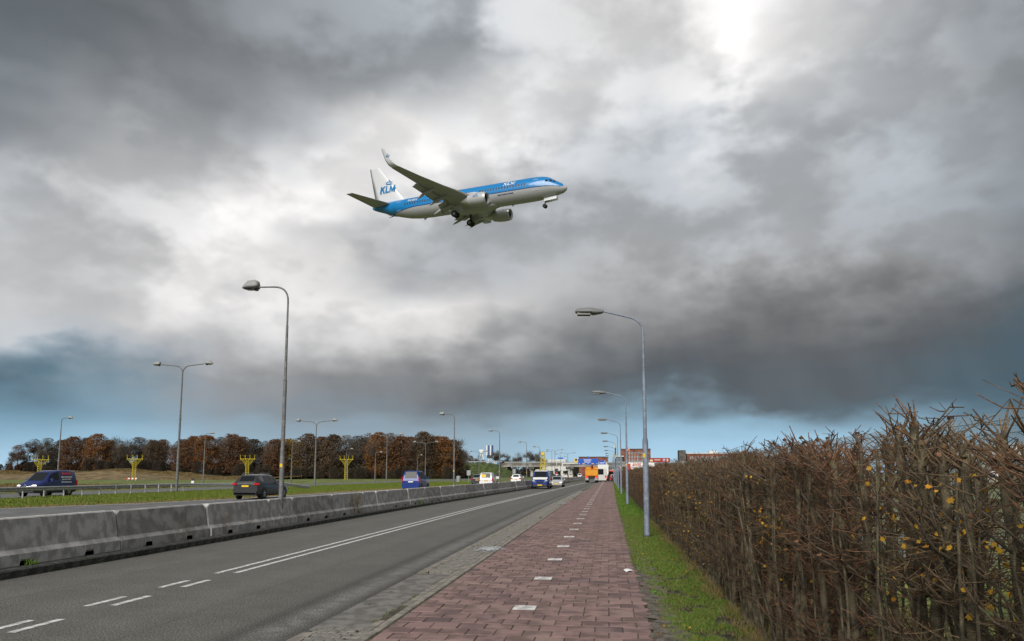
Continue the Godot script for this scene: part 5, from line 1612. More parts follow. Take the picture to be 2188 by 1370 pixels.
	for s in [-1, 1]:
		b = MB.new(); b.box(Vector3(s * 0.95, 1.12, 0.1), Vector3(0.5, 0.18, 0.1)); part(o, "tail_light", b.mesh(lit_red))
		b = MB.new(); b.box(Vector3(s * 0.9, 0.72, 0.02), Vector3(0.62, 0.5, 0.04)); part(o, "mudflap", b.mesh(mats.galv))
		for z in [-0.9, -2.2, -6.2]:
			b = MB.new(); b.lathe([Vector2(-0.3, 0.02), Vector2(-0.3, 0.5), Vector2(0.28, 0.5), Vector2(0.3, 0.3), Vector2(0.2, 0.02)], Vector3(s * 0.92, 0.5, z), Basis(Vector3(s, 0, 0), Vector3(0, 1, 0), Vector3(0, 0, s)), 16); part(o, "wheel", b.mesh(mats.rubber))
	# bus and box lorry ahead of it
	o = thing("bus", "white and red bus ahead of the yellow lorry", "bus", Vector3(-1.75, -0.06, -166), 0.0, "vehicles on the roads")
	b = MB.new(); b.slab(Vector3(0, 1.65, -6), Vector3(2.5, 2.7, 12), 0.18); part(o, "body", b.mesh(mats.offwhite))
	b = MB.new(); b.box(Vector3(-0.2, 2.15, 0.02), Vector3(1.7, 1.2, 0.04)); part(o, "rear_window", b.mesh(mats.glass_dark))
	b = MB.new(); b.box(Vector3(1.26, 1.4, -6), Vector3(0.03, 1.6, 11.5)); part(o, "red_side", b.mesh(mats.red))
	for s in [-1, 1]:
		b = MB.new(); b.box(Vector3(s * 1.05, 1.15, 0.04), Vector3(0.22, 0.4, 0.06)); part(o, "tail_light", b.mesh(mats.tail_red))
		for z in [-2.6, -9.2]:
			b = MB.new(); b.lathe([Vector2(-0.25, 0.02), Vector2(-0.25, 0.48), Vector2(0.0, 0.48), Vector2(0.0, 0.02)], Vector3(s * 1.24, 0.48, z), Basis(Vector3(s, 0, 0), Vector3(0, 1, 0), Vector3(0, 0, s)), 16); part(o, "wheel", b.mesh(mats.rubber))
	o = thing("box_lorry", "tall white box lorry ahead of the bus", "lorry", Vector3(-1.3, -0.06, -186), 0.0, "vehicles on the roads")
	b = MB.new(); b.slab(Vector3(0, 2.5, -4), Vector3(2.55, 2.9, 8), 0.05); part(o, "box", b.mesh(mats.white))
	b = MB.new(); b.box(Vector3(0.0, 0.75, 0.02), Vector3(2.4, 0.5, 0.08)); part(o, "tail_lift", b.mesh(mats.red))
	b = MB.new(); b.slab(Vector3(0, 1.6, -9.2), Vector3(2.4, 2.6, 2), 0.2); part(o, "cab", b.mesh(mats.white))
	for s in [-1, 1]:
		b = MB.new(); b.box(Vector3(s * 0.9, 0.8, 0.08), Vector3(0.4, 0.16, 0.06)); part(o, "tail_light", b.mesh(lit_red))
		for z in [-1.8, -8.8]:
			b = MB.new(); b.lathe([Vector2(-0.3, 0.02), Vector2(-0.3, 0.48), Vector2(0.0, 0.48), Vector2(0.0, 0.02)], Vector3(s * 1.2, 0.48, z), Basis(Vector3(s, 0, 0), Vector3(0, 1, 0), Vector3(0, 0, s)), 16); part(o, "wheel", b.mesh(mats.rubber))
	o = thing("fire_red_van", "red van with a white roof beside the path behind the two walkers", "van", Vector3(0.95, -0.06, -188), 0.0, "vehicles on the roads")
	b = MB.new(); b.slab(Vector3(-0.1, 1.45, -2.5), Vector3(2.1, 2.3, 5), 0.15); part(o, "body", b.mesh(paint(0.62, 0.04, 0.03, 0.4)))
	b = MB.new(); b.slab(Vector3(-0.1, 2.65, -2.5), Vector3(2.0, 0.14, 4.8), 0.04); part(o, "roof", b.mesh(mats.white))
	b = MB.new(); b.box(Vector3(-0.1, 1.9, 0.02), Vector3(1.6, 0.7, 0.03)); part(o, "rear_window", b.mesh(mats.glass_dark))
	for s in [-1, 1]:
		b = MB.new(); b.lathe([Vector2(-0.2, 0.02), Vector2(-0.2, 0.34), Vector2(0.0, 0.34), Vector2(0.0, 0.02)], Vector3(s - 0.1, 0.34, -1.0), Basis(Vector3(s, 0, 0), Vector3(0, 1, 0), Vector3(0, 0, s)), 16); part(o, "wheel", b.mesh(mats.rubber))

# ---------------------------------------------------------------- people: tapered bones blended into one surface
func cone_dist(p: Vector3, a: Vector3, b: Vector3, ra: float, rb: float) -> float:
	var ab := b - a
	var t := clampf((p - a).dot(ab) / ab.length_squared(), 0.0, 1.0)
	return p.distance_to(a + ab * t) - lerpf(ra, rb, t)

func body_mesh(bones: Array, cell: float, m: Material) -> ArrayMesh:
	var lo := Vector3(9, 9, 9); var hi := -lo
	for q in bones:
		for e in [0, 1]:
			var r: float = maxf(q[2], q[3]) + cell * 2.0
			lo = lo.min(q[e] - Vector3.ONE * r); hi = hi.max(q[e] + Vector3.ONE * r)
	var nx := int((hi.x - lo.x) / cell) + 2; var ny := int((hi.y - lo.y) / cell) + 2; var nz := int((hi.z - lo.z) / cell) + 2
	var d := PackedFloat32Array(); d.resize(nx * ny * nz)
	for z in nz:
		for y in ny:
			for x in nx:
				var p := lo + Vector3(x, y, z) * cell
				var s := 1.0
				for q in bones:
					var e := cone_dist(p, q[0], q[1], q[2], q[3])
					var h := clampf(0.5 + 0.5 * (s - e) / 0.035, 0.0, 1.0)
					s = lerpf(s, e, h) - 0.035 * h * (1.0 - h)
				d[(z * ny + y) * nx + x] = s
	var b := MB.new(); b.coloured = true
	var id := {}
	for z in nz - 1:
		for y in ny - 1:
			for x in nx - 1:
				var acc := Vector3.ZERO; var n := 0; var g := Vector3.ZERO
				for e in 12:
					var ax := e / 4; var u := e % 2; var w := (e / 2) % 2
					var c0 := Vector3i(x, y, z)
					if ax == 0: c0 += Vector3i(0, u, w)
					elif ax == 1: c0 += Vector3i(u, 0, w)
					else: c0 += Vector3i(u, w, 0)
					var c1 := c0 + (Vector3i(1, 0, 0) if ax == 0 else Vector3i(0, 1, 0) if ax == 1 else Vector3i(0, 0, 1))
					var f0 := d[(c0.z * ny + c0.y) * nx + c0.x]; var f1 := d[(c1.z * ny + c1.y) * nx + c1.x]
					if (f0 < 0.0) != (f1 < 0.0):
						acc += Vector3(c0).lerp(Vector3(c1), f0 / (f0 - f1)); n += 1
					if ax == 0: g.x += f1 - f0
					elif ax == 1: g.y += f1 - f0
					else: g.z += f1 - f0
				if n:
					var p := lo + acc / n * cell
					var best := 9.0
					for q in bones:
						var e := cone_dist(p, q[0], q[1], q[2], q[3])
						if e < best:
							best = e; b.col = q[4]
					id[(z * ny + y) * nx + x] = b.v.size()
					b.put(p, g.normalized())
	for z in range(1, nz - 1):
		for y in range(1, ny - 1):
			for x in range(1, nx - 1):
				var at := (z * ny + y) * nx + x
				var inside := d[at] < 0.0
				for ax in 3:
					var step: int = [1, nx, nx * ny][ax]
					if inside != (d[at + step] < 0.0):
						var s1: int = [nx, nx * ny, 1][ax]; var s2: int = [nx * ny, 1, nx][ax]
						var q := [id[at], id[at - s1], id[at - s1 - s2], id[at - s2]]
						if inside: b.i.append_array([q[0], q[2], q[1], q[0], q[3], q[2]])
						else: b.i.append_array([q[0], q[1], q[2], q[0], q[2], q[3]])
	return b.mesh(m)

func build_people() -> void:
	var cloth := paint(1, 1, 1, 0.85)
	cloth.vertex_color_use_as_albedo = true
	var skin := Color(0.45, 0.27, 0.2); var hair := Color(0.03, 0.022, 0.018)
	for k in 2:
		var top: Color = [Color(0.02, 0.022, 0.028), Color(0.55, 0.55, 0.55)][k]
		var leg: Color = [Color(0.03, 0.032, 0.045), Color(0.012, 0.012, 0.014)][k]
		var shoe := Color(0.02, 0.02, 0.02)
		var st: float = [0.2, -0.16][k]
		var bones := [
			[Vector3(0, 0.98, 0), Vector3(0, 1.2, 0), 0.155, 0.15, top], [Vector3(0, 1.2, 0), Vector3(0, 1.42, 0.0), 0.15, 0.14, top], [Vector3(-0.15, 1.42, 0), Vector3(0.15, 1.42, 0), 0.085, 0.085, top],
			[Vector3(0, 1.42, 0), Vector3(0, 1.56, 0), 0.06, 0.055, skin], [Vector3(0, 1.6, -0.01), Vector3(0, 1.69, 0), 0.085, 0.1, hair], [Vector3(0, 1.6, -0.06), Vector3(0, 1.62, -0.095), 0.05, 0.02, skin],
			[Vector3(-0.1, 0.94, 0), Vector3(-0.1, 0.5, -st * 0.6), 0.1, 0.07, leg], [Vector3(-0.1, 0.5, -st * 0.6), Vector3(-0.1, 0.09, -st * 0.9), 0.068, 0.045, leg], [Vector3(-0.1, 0.05, -st * 0.9 + 0.05), Vector3(-0.1, 0.045, -st * 0.9 - 0.16), 0.05, 0.04, shoe],
			[Vector3(0.1, 0.94, 0), Vector3(0.1, 0.5, st * 0.3), 0.1, 0.07, leg], [Vector3(0.1, 0.5, st * 0.3), Vector3(0.1, 0.09, st * 1.1), 0.068, 0.045, leg], [Vector3(0.1, 0.05, st * 1.1 + 0.05), Vector3(0.1, 0.045, st * 1.1 - 0.16), 0.05, 0.04, shoe],
			[Vector3(-0.19, 1.4, 0), Vector3(-0.25, 1.12, st * 0.4), 0.062, 0.05, top], [Vector3(-0.25, 1.12, st * 0.4), Vector3(-0.25, 0.88, st * 0.2 - 0.1), 0.048, 0.038, top], [Vector3(-0.25, 0.86, st * 0.2 - 0.11), Vector3(-0.24, 0.76, st * 0.2 - 0.16), 0.036, 0.022, skin],
			[Vector3(0.19, 1.4, 0), Vector3(0.25, 1.12, -st * 0.4), 0.062, 0.05, top], [Vector3(0.25, 1.12, -st * 0.4), Vector3(0.25, 0.88, -st * 0.2 - 0.1), 0.048, 0.038, top], [Vector3(0.25, 0.86, -st * 0.2 - 0.11), Vector3(0.24, 0.76, -st * 0.2 - 0.16), 0.036, 0.022, skin]]
		var o := thing("person", ["person in dark clothes walking away along the brick path", "person in a pale jacket with a black backpack walking away along the path"][k], "person", Vector3([0.0, 0.72][k], 0.0, -150.0 - 0.4 * k), 0.0, "two walkers on the path")
		part(o, "body", body_mesh(bones, 0.035, cloth))
		if k == 1:
			var b := MB.new(); b.slab(Vector3(0, 1.24, 0.2), Vector3(0.28, 0.4, 0.15), 0.05); part(o, "backpack", b.mesh(mats.black))

# ---------------------------------------------------------------- the airliner (x forward, y up, z to starboard; b = metres behind the nose)
const FUSE := [[0.0, -0.62, 0.03, 0.03], [0.12, -0.62, 0.24, 0.25], [0.4, -0.6, 0.5, 0.52], [0.9, -0.52, 0.8, 0.84], [1.5, -0.42, 1.06, 1.1], [2.1, -0.3, 1.27, 1.3], [2.7, -0.13, 1.52, 1.46], [3.3, -0.03, 1.72, 1.6], [4.0, 0.0, 1.86, 1.72], [5.0, 0.0, 1.96, 1.83], [6.2, 0.0, 2.0, 1.88], [10, 0.0, 2.0, 1.88], [15, 0.0, 2.0, 1.88], [20, 0.0, 2.0, 1.88], [25.5, 0.0, 2.0, 1.88], [28, 0.05, 1.95, 1.86], [30, 0.18, 1.81, 1.77], [32, 0.42, 1.56, 1.56], [34, 0.72, 1.24, 1.24], [35.5, 0.96, 0.96, 0.92], [36.8, 1.14, 0.68, 0.6], [37.6, 1.24, 0.46, 0.36], [38.0, 1.28, 0.28, 0.2]]

func fuse_at(b: float) -> Array:
	for k in FUSE.size() - 1:
		if b <= FUSE[k + 1][0]:
			var t: float = (b - FUSE[k][0]) / (FUSE[k + 1][0] - FUSE[k][0])
			return [lerpf(FUSE[k][1], FUSE[k + 1][1], t), lerpf(FUSE[k][2], FUSE[k + 1][2], t), lerpf(FUSE[k][3], FUSE[k + 1][3], t)]
	return [1.28, 0.28, 0.2]

func waterline(b: float) -> float:
	# height of the edge between blue and grey
	if b < 3.0: return lerpf(-0.5, -0.2, b / 3.0)
	if b < 28.0: return -0.2
	return -0.2 - 0.75 * pow((b - 28.0) / 7.0, 1.3)

func on_side(b: float, y: float, side: float, out := 0.012) -> Vector3:
	var f := fuse_at(b)
	var s := clampf((y - f[0]) / f[1], -1.0, 1.0)
	var z: float = sqrt(maxf(0.0, 1.0 - s * s)) * f[2]
	var nn := Vector3(0, s / f[1], z / (f[2] * f[2])).normalized()
	return Vector3(-b, y, side * z) + Vector3(0, nn.y, side * nn.z) * out

func airfoil(o: Vector3, chord: float, thick: float, up := Vector3.UP, droop := 0.0) -> Array:
	# ring of points round a wing section, leading edge at o, chord running back along -x
	var ring := []
	for p in [[1.0, 0.0], [0.8, 0.18], [0.55, 0.42], [0.3, 0.56], [0.12, 0.45], [0.03, 0.24], [0.0, 0.0], [0.03, -0.2], [0.12, -0.34], [0.3, -0.42], [0.55, -0.34], [0.8, -0.14]]:
		ring.append(o + Vector3(-p[0] * chord, 0, 0) + up * (p[1] * thick - droop * p[0] * chord))
	return ring

func emblem(side: float, place: Callable) -> MB:
	# three block letters below a crown, drawn in a box 2.85 wide and 1.7 high
	var b := MB.new()
	var polys := [
		[[0, 0], [0.24, 0], [0.24, 1], [0, 1]], [[0.22, 0.42], [0.24, 0.66], [0.6, 1], [0.92, 1]], [[0.3, 0.62], [0.52, 0.72], [0.95, 0], [0.65, 0]],
		[[1.02, 0], [1.72, 0], [1.72, 0.22], [1.26, 0.22], [1.26, 1], [1.02, 1]],
		[[1.82, 0], [2.04, 0], [2.04, 1], [1.82, 1]], [[2.62, 0], [2.86, 0], [2.86, 1], [2.62, 1]], [[2.02, 1], [2.02, 0.62], [2.25, 0.08], [2.42, 0.08], [2.64, 0.62], [2.64, 1], [2.33, 0.42]],
		[[0.95, 1.16], [1.98, 1.16], [2.0, 1.3], [0.93, 1.3]]]
	for p in polys:
		var poly := PackedVector2Array()
		for q in p: poly.append(Vector2(q[0] + q[1] * 0.2, q[1]))
		var ids := Geometry2D.triangulate_polygon(poly)
		for k in range(0, ids.size(), 3):
			b.tri(place.call(poly[ids[k]], side), place.call(poly[ids[k + 1]], side), place.call(poly[ids[k + 2]], side))
	for c in [[0.92, 1.46, 0.11], [1.2, 1.54, 0.11], [1.75, 1.54, 0.11], [2.03, 1.46, 0.11], [1.475, 1.54, 0.09], [1.475, 1.76, 0.12]]:
		for k in 8:
			var a := TAU * k / 8.0; var a2 := TAU * (k + 1) / 8.0
			var o := Vector2(c[0] + 0.3, c[1])
			b.tri(place.call(o, side), place.call(o + Vector2(cos(a), sin(a)) * c[2], side), place.call(o + Vector2(cos(a2), sin(a2)) * c[2], side))
	return b

func build_aircraft() -> void:
	var yaw := -0.29; var pit := -0.004; var rol := 0.041
	var F := Vector3(cos(yaw) * cos(pit), sin(pit), -sin(yaw) * cos(pit))
	var S0 := Vector3(sin(yaw), 0, cos(yaw))
	var U0 := S0.cross(F)
	var S := S0 * cos(rol) - U0 * sin(rol)
	var U := U0 * cos(rol) + S0 * sin(rol)
	var o := thing("airliner", "blue and white twin-jet airliner with its landing gear down, flying over the road", "aircraft")
	o.transform = Transform3D(Basis(F, U, S), Vector3(-6.0, 48.9, -118.6))
	var blue := paint(0.004, 0.185, 0.47, 0.3); blue.clearcoat_enabled = true; blue.clearcoat = 0.6; blue.clearcoat_roughness = 0.1
	var navy := paint(0.012, 0.03, 0.17, 0.35)
	var pale := paint(0.4, 0.41, 0.425, 0.4)
	var white := paint(0.62, 0.635, 0.66, 0.35)
	var wing_m := paint(0.36, 0.37, 0.385, 0.5)
	var pane_m := paint(0.05, 0.055, 0.06, 0.25)
	var metal := paint(0.55, 0.55, 0.55, 0.3, 0.6)
	# fuselage: blue above the waterline, a navy stripe, light grey below
	var up := MB.new(); var lo := MB.new(); var stripe := MB.new()
	var ru := []; var rl := []; var rs := []
	var list := []
	for k in FUSE.size() - 1:
		var n := 1 if FUSE[k + 1][0] - FUSE[k][0] < 0.8 else 3
		for q in n: list.append(lerpf(FUSE[k][0], FUSE[k + 1][0], float(q) / n))
	list.append(38.0)
	for b in list:
		var f := fuse_at(b)
		var s := clampf((waterline(b) - f[0]) / f[1], -0.999, 0.999)
		var a0 := asin(s)
		var row := []
		for k in 21:
			var a := lerpf(a0, PI - a0, k / 20.0)
			row.append(Vector3(-b, f[0] + sin(a) * f[1], cos(a) * f[2]))
		ru.append(row)
		row = []
		for k in 21:
			var a := lerpf(PI - a0, TAU + a0, k / 20.0)
			row.append(Vector3(-b, f[0] + sin(a) * f[1], cos(a) * f[2]))
		rl.append(row)
	up.skin(ru, false, false, false); lo.skin(rl, false)
	var body := part(o, "fuselage_top", up.mesh(blue))
	part(o, "fuselage_belly", lo.mesh(pale))
	for side in [-1.0, 1.0]:
		stripe = MB.new(); rs = []
		for b in list:
			if b < 0.9 or b > 34.6: continue
			var w := waterline(b)
			rs.append([on_side(b, w + 0.02, side, 0.008), on_side(b, w - 0.09, side, 0.008)])
		stripe.skin(rs, false); part(o, "stripe", stripe.mesh(navy))
	var cone := MB.new()
	cone.lathe([Vector2(-0.95, 0.83), Vector2(-0.42, 0.54), Vector2(-0.13, 0.27), Vector2(0.012, 0.02)], Vector3(0, -0.58, 0), Basis(), 20)
	part(o, "nose_cone", cone.mesh(pale))
	# cabin windows, doors, flight deck glass
	for side in [-1.0, 1.0]:
		for k in 46:
			var b := 6.9 + 0.515 * k
			if k == 17 or k == 18: continue
			var m := MB.new()
			m.quad(on_side(b - 0.13, 0.34, side, 0.02), on_side(b + 0.13, 0.34, side, 0.02), on_side(b + 0.13, 0.72, side, 0.02), on_side(b - 0.13, 0.72, side, 0.02))
			part(body, "cabin_window", m.mesh(pane_m))
		for d in [[4.6, 0.85, -0.75, 1.15], [31.2, 0.76, -0.45, 1.15]]:
			var m := MB.new()
			var c := [on_side(d[0], d[2], side, 0.015), on_side(d[0] + d[1], d[2], side, 0.015), on_side(d[0] + d[1], d[3], side, 0.015), on_side(d[0], d[3], side, 0.015)]
			for q in 4: m.tube([c[q], c[(q + 1) % 4]], [0.035, 0.035], 4)
			m.tube([c[0].lerp(c[3], 0.5), c[1].lerp(c[2], 0.5)], [0.02, 0.02], 4)
			part(body, "door_outline", m.mesh(white))
		var wins := [[1.75, 2.25, 0.42, 0.8], [2.3, 2.85, 0.42, 0.9], [2.9, 3.35, 0.5, 0.9]]
		for w in wins:
			var m := MB.new()
			m.quad(on_side(w[0], w[2] + 0.02, side, 0.02), on_side(w[1], w[2], side, 0.02), on_side(w[1] - 0.05, w[3], side, 0.02), on_side(w[0] + 0.1, w[3] - 0.06, side, 0.02))
			part(body, "flight_deck_window", m.mesh(mats.glass_dark))
		part(o, "lettering", emblem(side, func(p: Vector2, sd: float) -> Vector3: return on_side(10.9 - p.x * 0.72 if sd > 0 else 8.6 + p.x * 0.72, 0.84 + p.y * 0.6, sd, 0.025)).mesh(white))
		part(o, "tail_lettering", emblem(side, func(p: Vector2, sd: float) -> Vector3: return Vector3(-(36.35 - p.x * 1.1 if sd > 0 else 33.2 + p.x * 1.1), 3.7 + p.y * 1.3, sd * (0.36 - 0.03 * (1.7 + p.y * 1.3)))).mesh(blue))
	letters(o, "registration", "PH-BXV", 0.55, on_side(28.6, 1.05, 1.0, 0.03), white, false, Basis.from_euler(Vector3(-0.42, 0, 0)))
	letters(o, "title_print", "Royal Dutch Airlines", 0.3, on_side(10.4, -0.62, 1.0, 0.03), navy, false, Basis.from_euler(Vector3(0.25, 0, 0)))
	# wings
	for side in [-1.0, 1.0]:
		var sec := [[0.6, 12.6, 8.6, -1.42, 1.05], [1.9, 13.6, 7.7, -1.32, 0.95], [5.3, 15.7, 4.8, -0.95, 0.5], [9.5, 18.05, 3.3, -0.35, 0.32], [13.5, 20.2, 2.15, 0.35, 0.2], [16.7, 21.85, 1.4, 0.98, 0.12]]
		var b := MB.new(); var rows := []
		for s in sec: rows.append(airfoil(Vector3(-s[1], s[3], side * s[0]), s[2], s[4], Vector3.UP, 0.03))
		b.skin(rows, true, true, true)
		var wing := part(o, "wing", b.mesh(wing_m))
		b = MB.new(); rows = []
		for s in [[16.7, 21.85, 1.4, 0.98, 0.12, 0.1], [17.1, 22.12, 1.28, 1.12, 0.11, 0.35], [17.38, 22.45, 1.1, 1.45, 0.09, 0.75], [17.58, 22.88, 0.92, 2.0, 0.07, 0.95], [17.95, 23.75, 0.5, 3.7, 0.05, 1.0]]:
			rows.append(airfoil(Vector3(-s[1], s[3], side * s[0]), s[2], s[4], Vector3(0, 1.0 - s[5], -side * s[5]).normalized(), 0.0))
		b.skin(rows, true, false, true); part(wing, "winglet", b.mesh(white))
		b = MB.new()
		for k in 1: b = emblem(side, func(p: Vector2, sd: float) -> Vector3: return Vector3(-(23.55 - p.x * 0.24 if sd > 0 else 22.9 + p.x * 0.24), 2.3 + p.y * 0.3, sd * (17.72 + 0.075 * p.y)))
		part(wing, "winglet_lettering", b.mesh(blue))
		# leading edge in bare metal
		b = MB.new(); rows = []
		for s in sec.slice(1): rows.append([Vector3(-s[1] - 0.16, s[3] + s[4] * 0.36, side * s[0]), Vector3(-s[1] + 0.012, s[3], side * s[0]), Vector3(-s[1] - 0.16, s[3] - s[4] * 0.3, side * s[0])])
		b.skin(rows, false); part(wing, "leading_edge", b.mesh(metal))
		# flaps lowered behind the trailing edge, in two panels
		for fl in [[2.0, 20.6, 1.6, -1.68, 5.0, 20.2, 1.3, -1.22], [5.7, 20.1, 1.25, -1.14, 11.6, 21.75, 0.8, -0.18]]:
			b = MB.new(); rows = []
			rows.append(airfoil(Vector3(-fl[1], fl[3], side * fl[0]), fl[2], 0.22, Vector3.UP, 0.5)); rows.append(airfoil(Vector3(-fl[5], fl[7], side * fl[4]), fl[6], 0.16, Vector3.UP, 0.5))
			b.skin(rows, true, true, true); part(wing, "flap", b.mesh(wing_m))
		for q in [[3.4, 19.2, -1.62, 4.0], [6.6, 18.5, -1.15, 3.9], [9.4, 19.6, -0.75, 3.4]]:
			b = MB.new()
			b.tube([Vector3(-q[1], q[2], side * q[0]), Vector3(-q[1] - q[3] * 0.25, q[2] - 0.22, side * q[0]), Vector3(-q[1] - q[3] * 0.6, q[2] - 0.5, side * q[0]), Vector3(-q[1] - q[3] * 0.85, q[2] - 0.95, side * q[0]), Vector3(-q[1] - q[3], q[2] - 1.2, side * q[0])], [0.05, 0.25, 0.27, 0.18, 0.03], 8)
			part(wing, "flap_fairing", b.mesh(paint(0.38, 0.39, 0.4, 0.5)))
		# engine
		var eo := Vector3(-12.35, -1.95, side * 4.83)
		b = MB.new()
		b.lathe([Vector2(-0.35, 0.78), Vector2(-0.1, 0.8), Vector2(0.02, 0.9), Vector2(-0.06, 1.0), Vector2(-0.5, 1.1), Vector2(-1.2, 1.14), Vector2(-2.2, 1.08), Vector2(-3.0, 0.94), Vector2(-3.35, 0.86), Vector2(-3.3, 0.8)], eo, Basis(), 28)
		var eng := part(o, "engine", b.mesh(pale))
		b = MB.new(); b.lathe([Vector2(-0.34, 0.79), Vector2(-0.12, 0.81), Vector2(0.03, 0.9), Vector2(-0.03, 0.985), Vector2(-0.25, 1.05)], eo + Vector3(0.006, 0, 0), Basis(), 28); part(eng, "intake_lip", b.mesh(metal))
		b = MB.new(); b.lathe([Vector2(-0.35, 0.79), Vector2(-0.6, 0.78), Vector2(-0.62, 0.02)], eo, Basis(), 24); part(eng, "fan", b.mesh(mats.black))
		b = MB.new(); b.lathe([Vector2(-0.6, 0.26), Vector2(-0.4, 0.18), Vector2(-0.2, 0.01)], eo, Basis(), 12); part(eng, "spinner", b.mesh(mats.dark))
		b = MB.new(); b.lathe([Vector2(-2.9, 0.72), Vector2(-3.9, 0.52), Vector2(-4.3, 0.42), Vector2(-4.28, 0.36), Vector2(-5.0, 0.05)], eo, Basis(), 20); part(eng, "core", b.mesh(metal))
		b = MB.new(); b.skin([airfoil(eo + Vector3(-0.9, 0.95, 0), 4.6, 0.34, Vector3(0, 0, 1)), airfoil(eo + Vector3(-2.1, 1.35, 0), 4.0, 0.3, Vector3(0, 0, 1))], true, true, true); part(eng, "pylon", b.mesh(pale))
		b = MB.new()
		b = emblem(side, func(p: Vector2, sd: float) -> Vector3:
			var xx := eo.x - (2.1 - p.x * 0.32 if sd > 0 else 1.2 + p.x * 0.32)
			var yy := 0.12 + p.y * 0.34
			return Vector3(xx, eo.y + yy, eo.z + sd * (sqrt(maxf(0.0, 1.15 * 1.15 - yy * yy)) + 0.01)))
		part(eng, "engine_lettering", b.mesh(blue))
		# main gear
		var g := MB.new()
		g.tube([Vector3(-19.3, -1.0, side * 2.6), Vector3(-19.3, -2.3, side * 2.75), Vector3(-19.3, -3.2, side * 2.86)], [0.17, 0.15, 0.1], 8)
		g.tube([Vector3(-18.2, -1.2, side * 1.8), Vector3(-19.3, -2.5, side * 2.75)], [0.07, 0.07], 6)
		g.tube([Vector3(-19.3, -3.2, side * 2.4), Vector3(-19.3, -3.2, side * 3.3)], [0.08, 0.08], 6)
		var gear := part(o, "main_gear", g.mesh(mats.dark))
		for w in [2.46, 3.26]:
			g = MB.new(); g.lathe([Vector2(-0.19, 0.02), Vector2(-0.19, 0.42), Vector2(-0.14, 0.56), Vector2(0.14, 0.56), Vector2(0.19, 0.42), Vector2(0.19, 0.02)], Vector3(-19.3, -3.2, side * w), Basis(Vector3(0, 0, 1), Vector3(0, 1, 0), Vector3(-1, 0, 0)), 18)
			var wheel := part(gear, "wheel", g.mesh(mats.rubber))
			g = MB.new(); g.lathe([Vector2(-0.195, 0.26), Vector2(-0.2, 0.02)], Vector3(-19.3, -3.2, side * w), Basis(Vector3(0, 0, side), Vector3(0, 1, 0), Vector3(-side, 0, 0)), 12)
			g.lathe([Vector2(0.195, 0.26), Vector2(0.2, 0.02)], Vector3(-19.3, -3.2, side * w), Basis(Vector3(0, 0, side), Vector3(0, 1, 0), Vector3(-side, 0, 0)), 12)
			part(wheel, "hub", g.mesh(paint(0.3, 0.3, 0.3, 0.5)))
		g = MB.new(); g.box(Vector3(-18.6, -2.35, side * 3.05), Vector3(1.5, 1.25, 0.06), Basis.from_euler(Vector3(side * 0.2, 0, 0.2))); part(gear, "gear_door", g.mesh(pale))
		# tailplane
		b = MB.new(); rows = []
		for s in [[0.5, 33.1, 4.4, 1.2, 0.42], [7.15, 37.5, 1.35, 1.98, 0.13]]: rows.append(airfoil(Vector3(-s[1], s[3], side * s[0]), s[2], s[4]))
		b.skin(rows, true, true, true); part(o, "tailplane", b.mesh(wing_m))
	# fin with its fillet
	var b := MB.new(); var rows := []
	for s in [[1.55, 30.7, 6.6, 0.72], [2.2, 31.2, 6.2, 0.66], [5.0, 33.5, 4.5, 0.46], [8.65, 36.55, 2.15, 0.24], [8.8, 36.75, 1.9, 0.16]]: rows.append(airfoil(Vector3(-s[1], s[0], 0), s[2], s[3] * 0.9, Vector3(0, 0, 1)))
	b.skin(rows, true, false, true)
	part(o, "fin", b.mesh(white))
	b = MB.new()
	b.prism(PackedVector2Array([Vector2(-26.6, 1.98), Vector2(-30.6, 2.45), Vector2(-32.2, 3.4), Vector2(-32.5, 1.7)]), Transform3D(Basis(), Vector3(0, 0, -0.1)), 0.2); part(o, "fin_fillet", b.mesh(white))
	# belly fairing, nose gear, small fittings
	b = MB.new()
	b.tube([Vector3(11.6 * -1, -1.5, 0), Vector3(-12.6, -1.5, 0), Vector3(-14.5, -1.45, 0), Vector3(-17.5, -1.4, 0), Vector3(-20.5, -1.35, 0), Vector3(-22.6, -1.2, 0), Vector3(-24.2, -1.2, 0)], [0.2, 0.62, 0.95, 1.05, 0.98, 0.62, 0.2], 18)
	part(o, "belly_fairing", b.mesh(pale)).scale = Vector3(1, 1, 1.5)
	b = MB.new(); b.tube([Vector3(-3.9, -1.5, 0), Vector3(-4.0, -3.1, 0)], [0.1, 0.08], 8); b.tube([Vector3(-4.0, -3.1, -0.3), Vector3(-4.0, -3.1, 0.3)], [0.05, 0.05], 6); b.tube([Vector3(-3.0, -1.7, 0), Vector3(-3.95, -2.6, 0)], [0.05, 0.05], 6)
	var ng := part(o, "nose_gear", b.mesh(mats.dark))
	for s in [-0.22, 0.22]:
		b = MB.new(); b.lathe([Vector2(-0.1, 0.02), Vector2(-0.1, 0.28), Vector2(-0.07, 0.35), Vector2(0.07, 0.35), Vector2(0.1, 0.28), Vector2(0.1, 0.02)], Vector3(-4.0, -3.1, s), Basis(Vector3(0, 0, 1), Vector3(0, 1, 0), Vector3(-1, 0, 0)), 16); part(ng, "wheel", b.mesh(mats.rubber))
	for s in [-1.0, 1.0]:
		b = MB.new(); b.box(Vector3(-2.9, -2.05, s * 0.42), Vector3(2.2, 0.55, 0.05), Basis.from_euler(Vector3(s * -0.25, 0, 0.08))); part(ng, "gear_door", b.mesh(white))
	b = MB.new(); b.prism(PackedVector2Array([Vector2(-9.4, -1.95), Vector2(-9.75, -2.35), Vector2(-9.95, -2.35), Vector2(-9.9, -1.95)]), Transform3D(Basis(), Vector3(0, 0, -0.03)), 0.06); part(o, "antenna", b.mesh(pale))
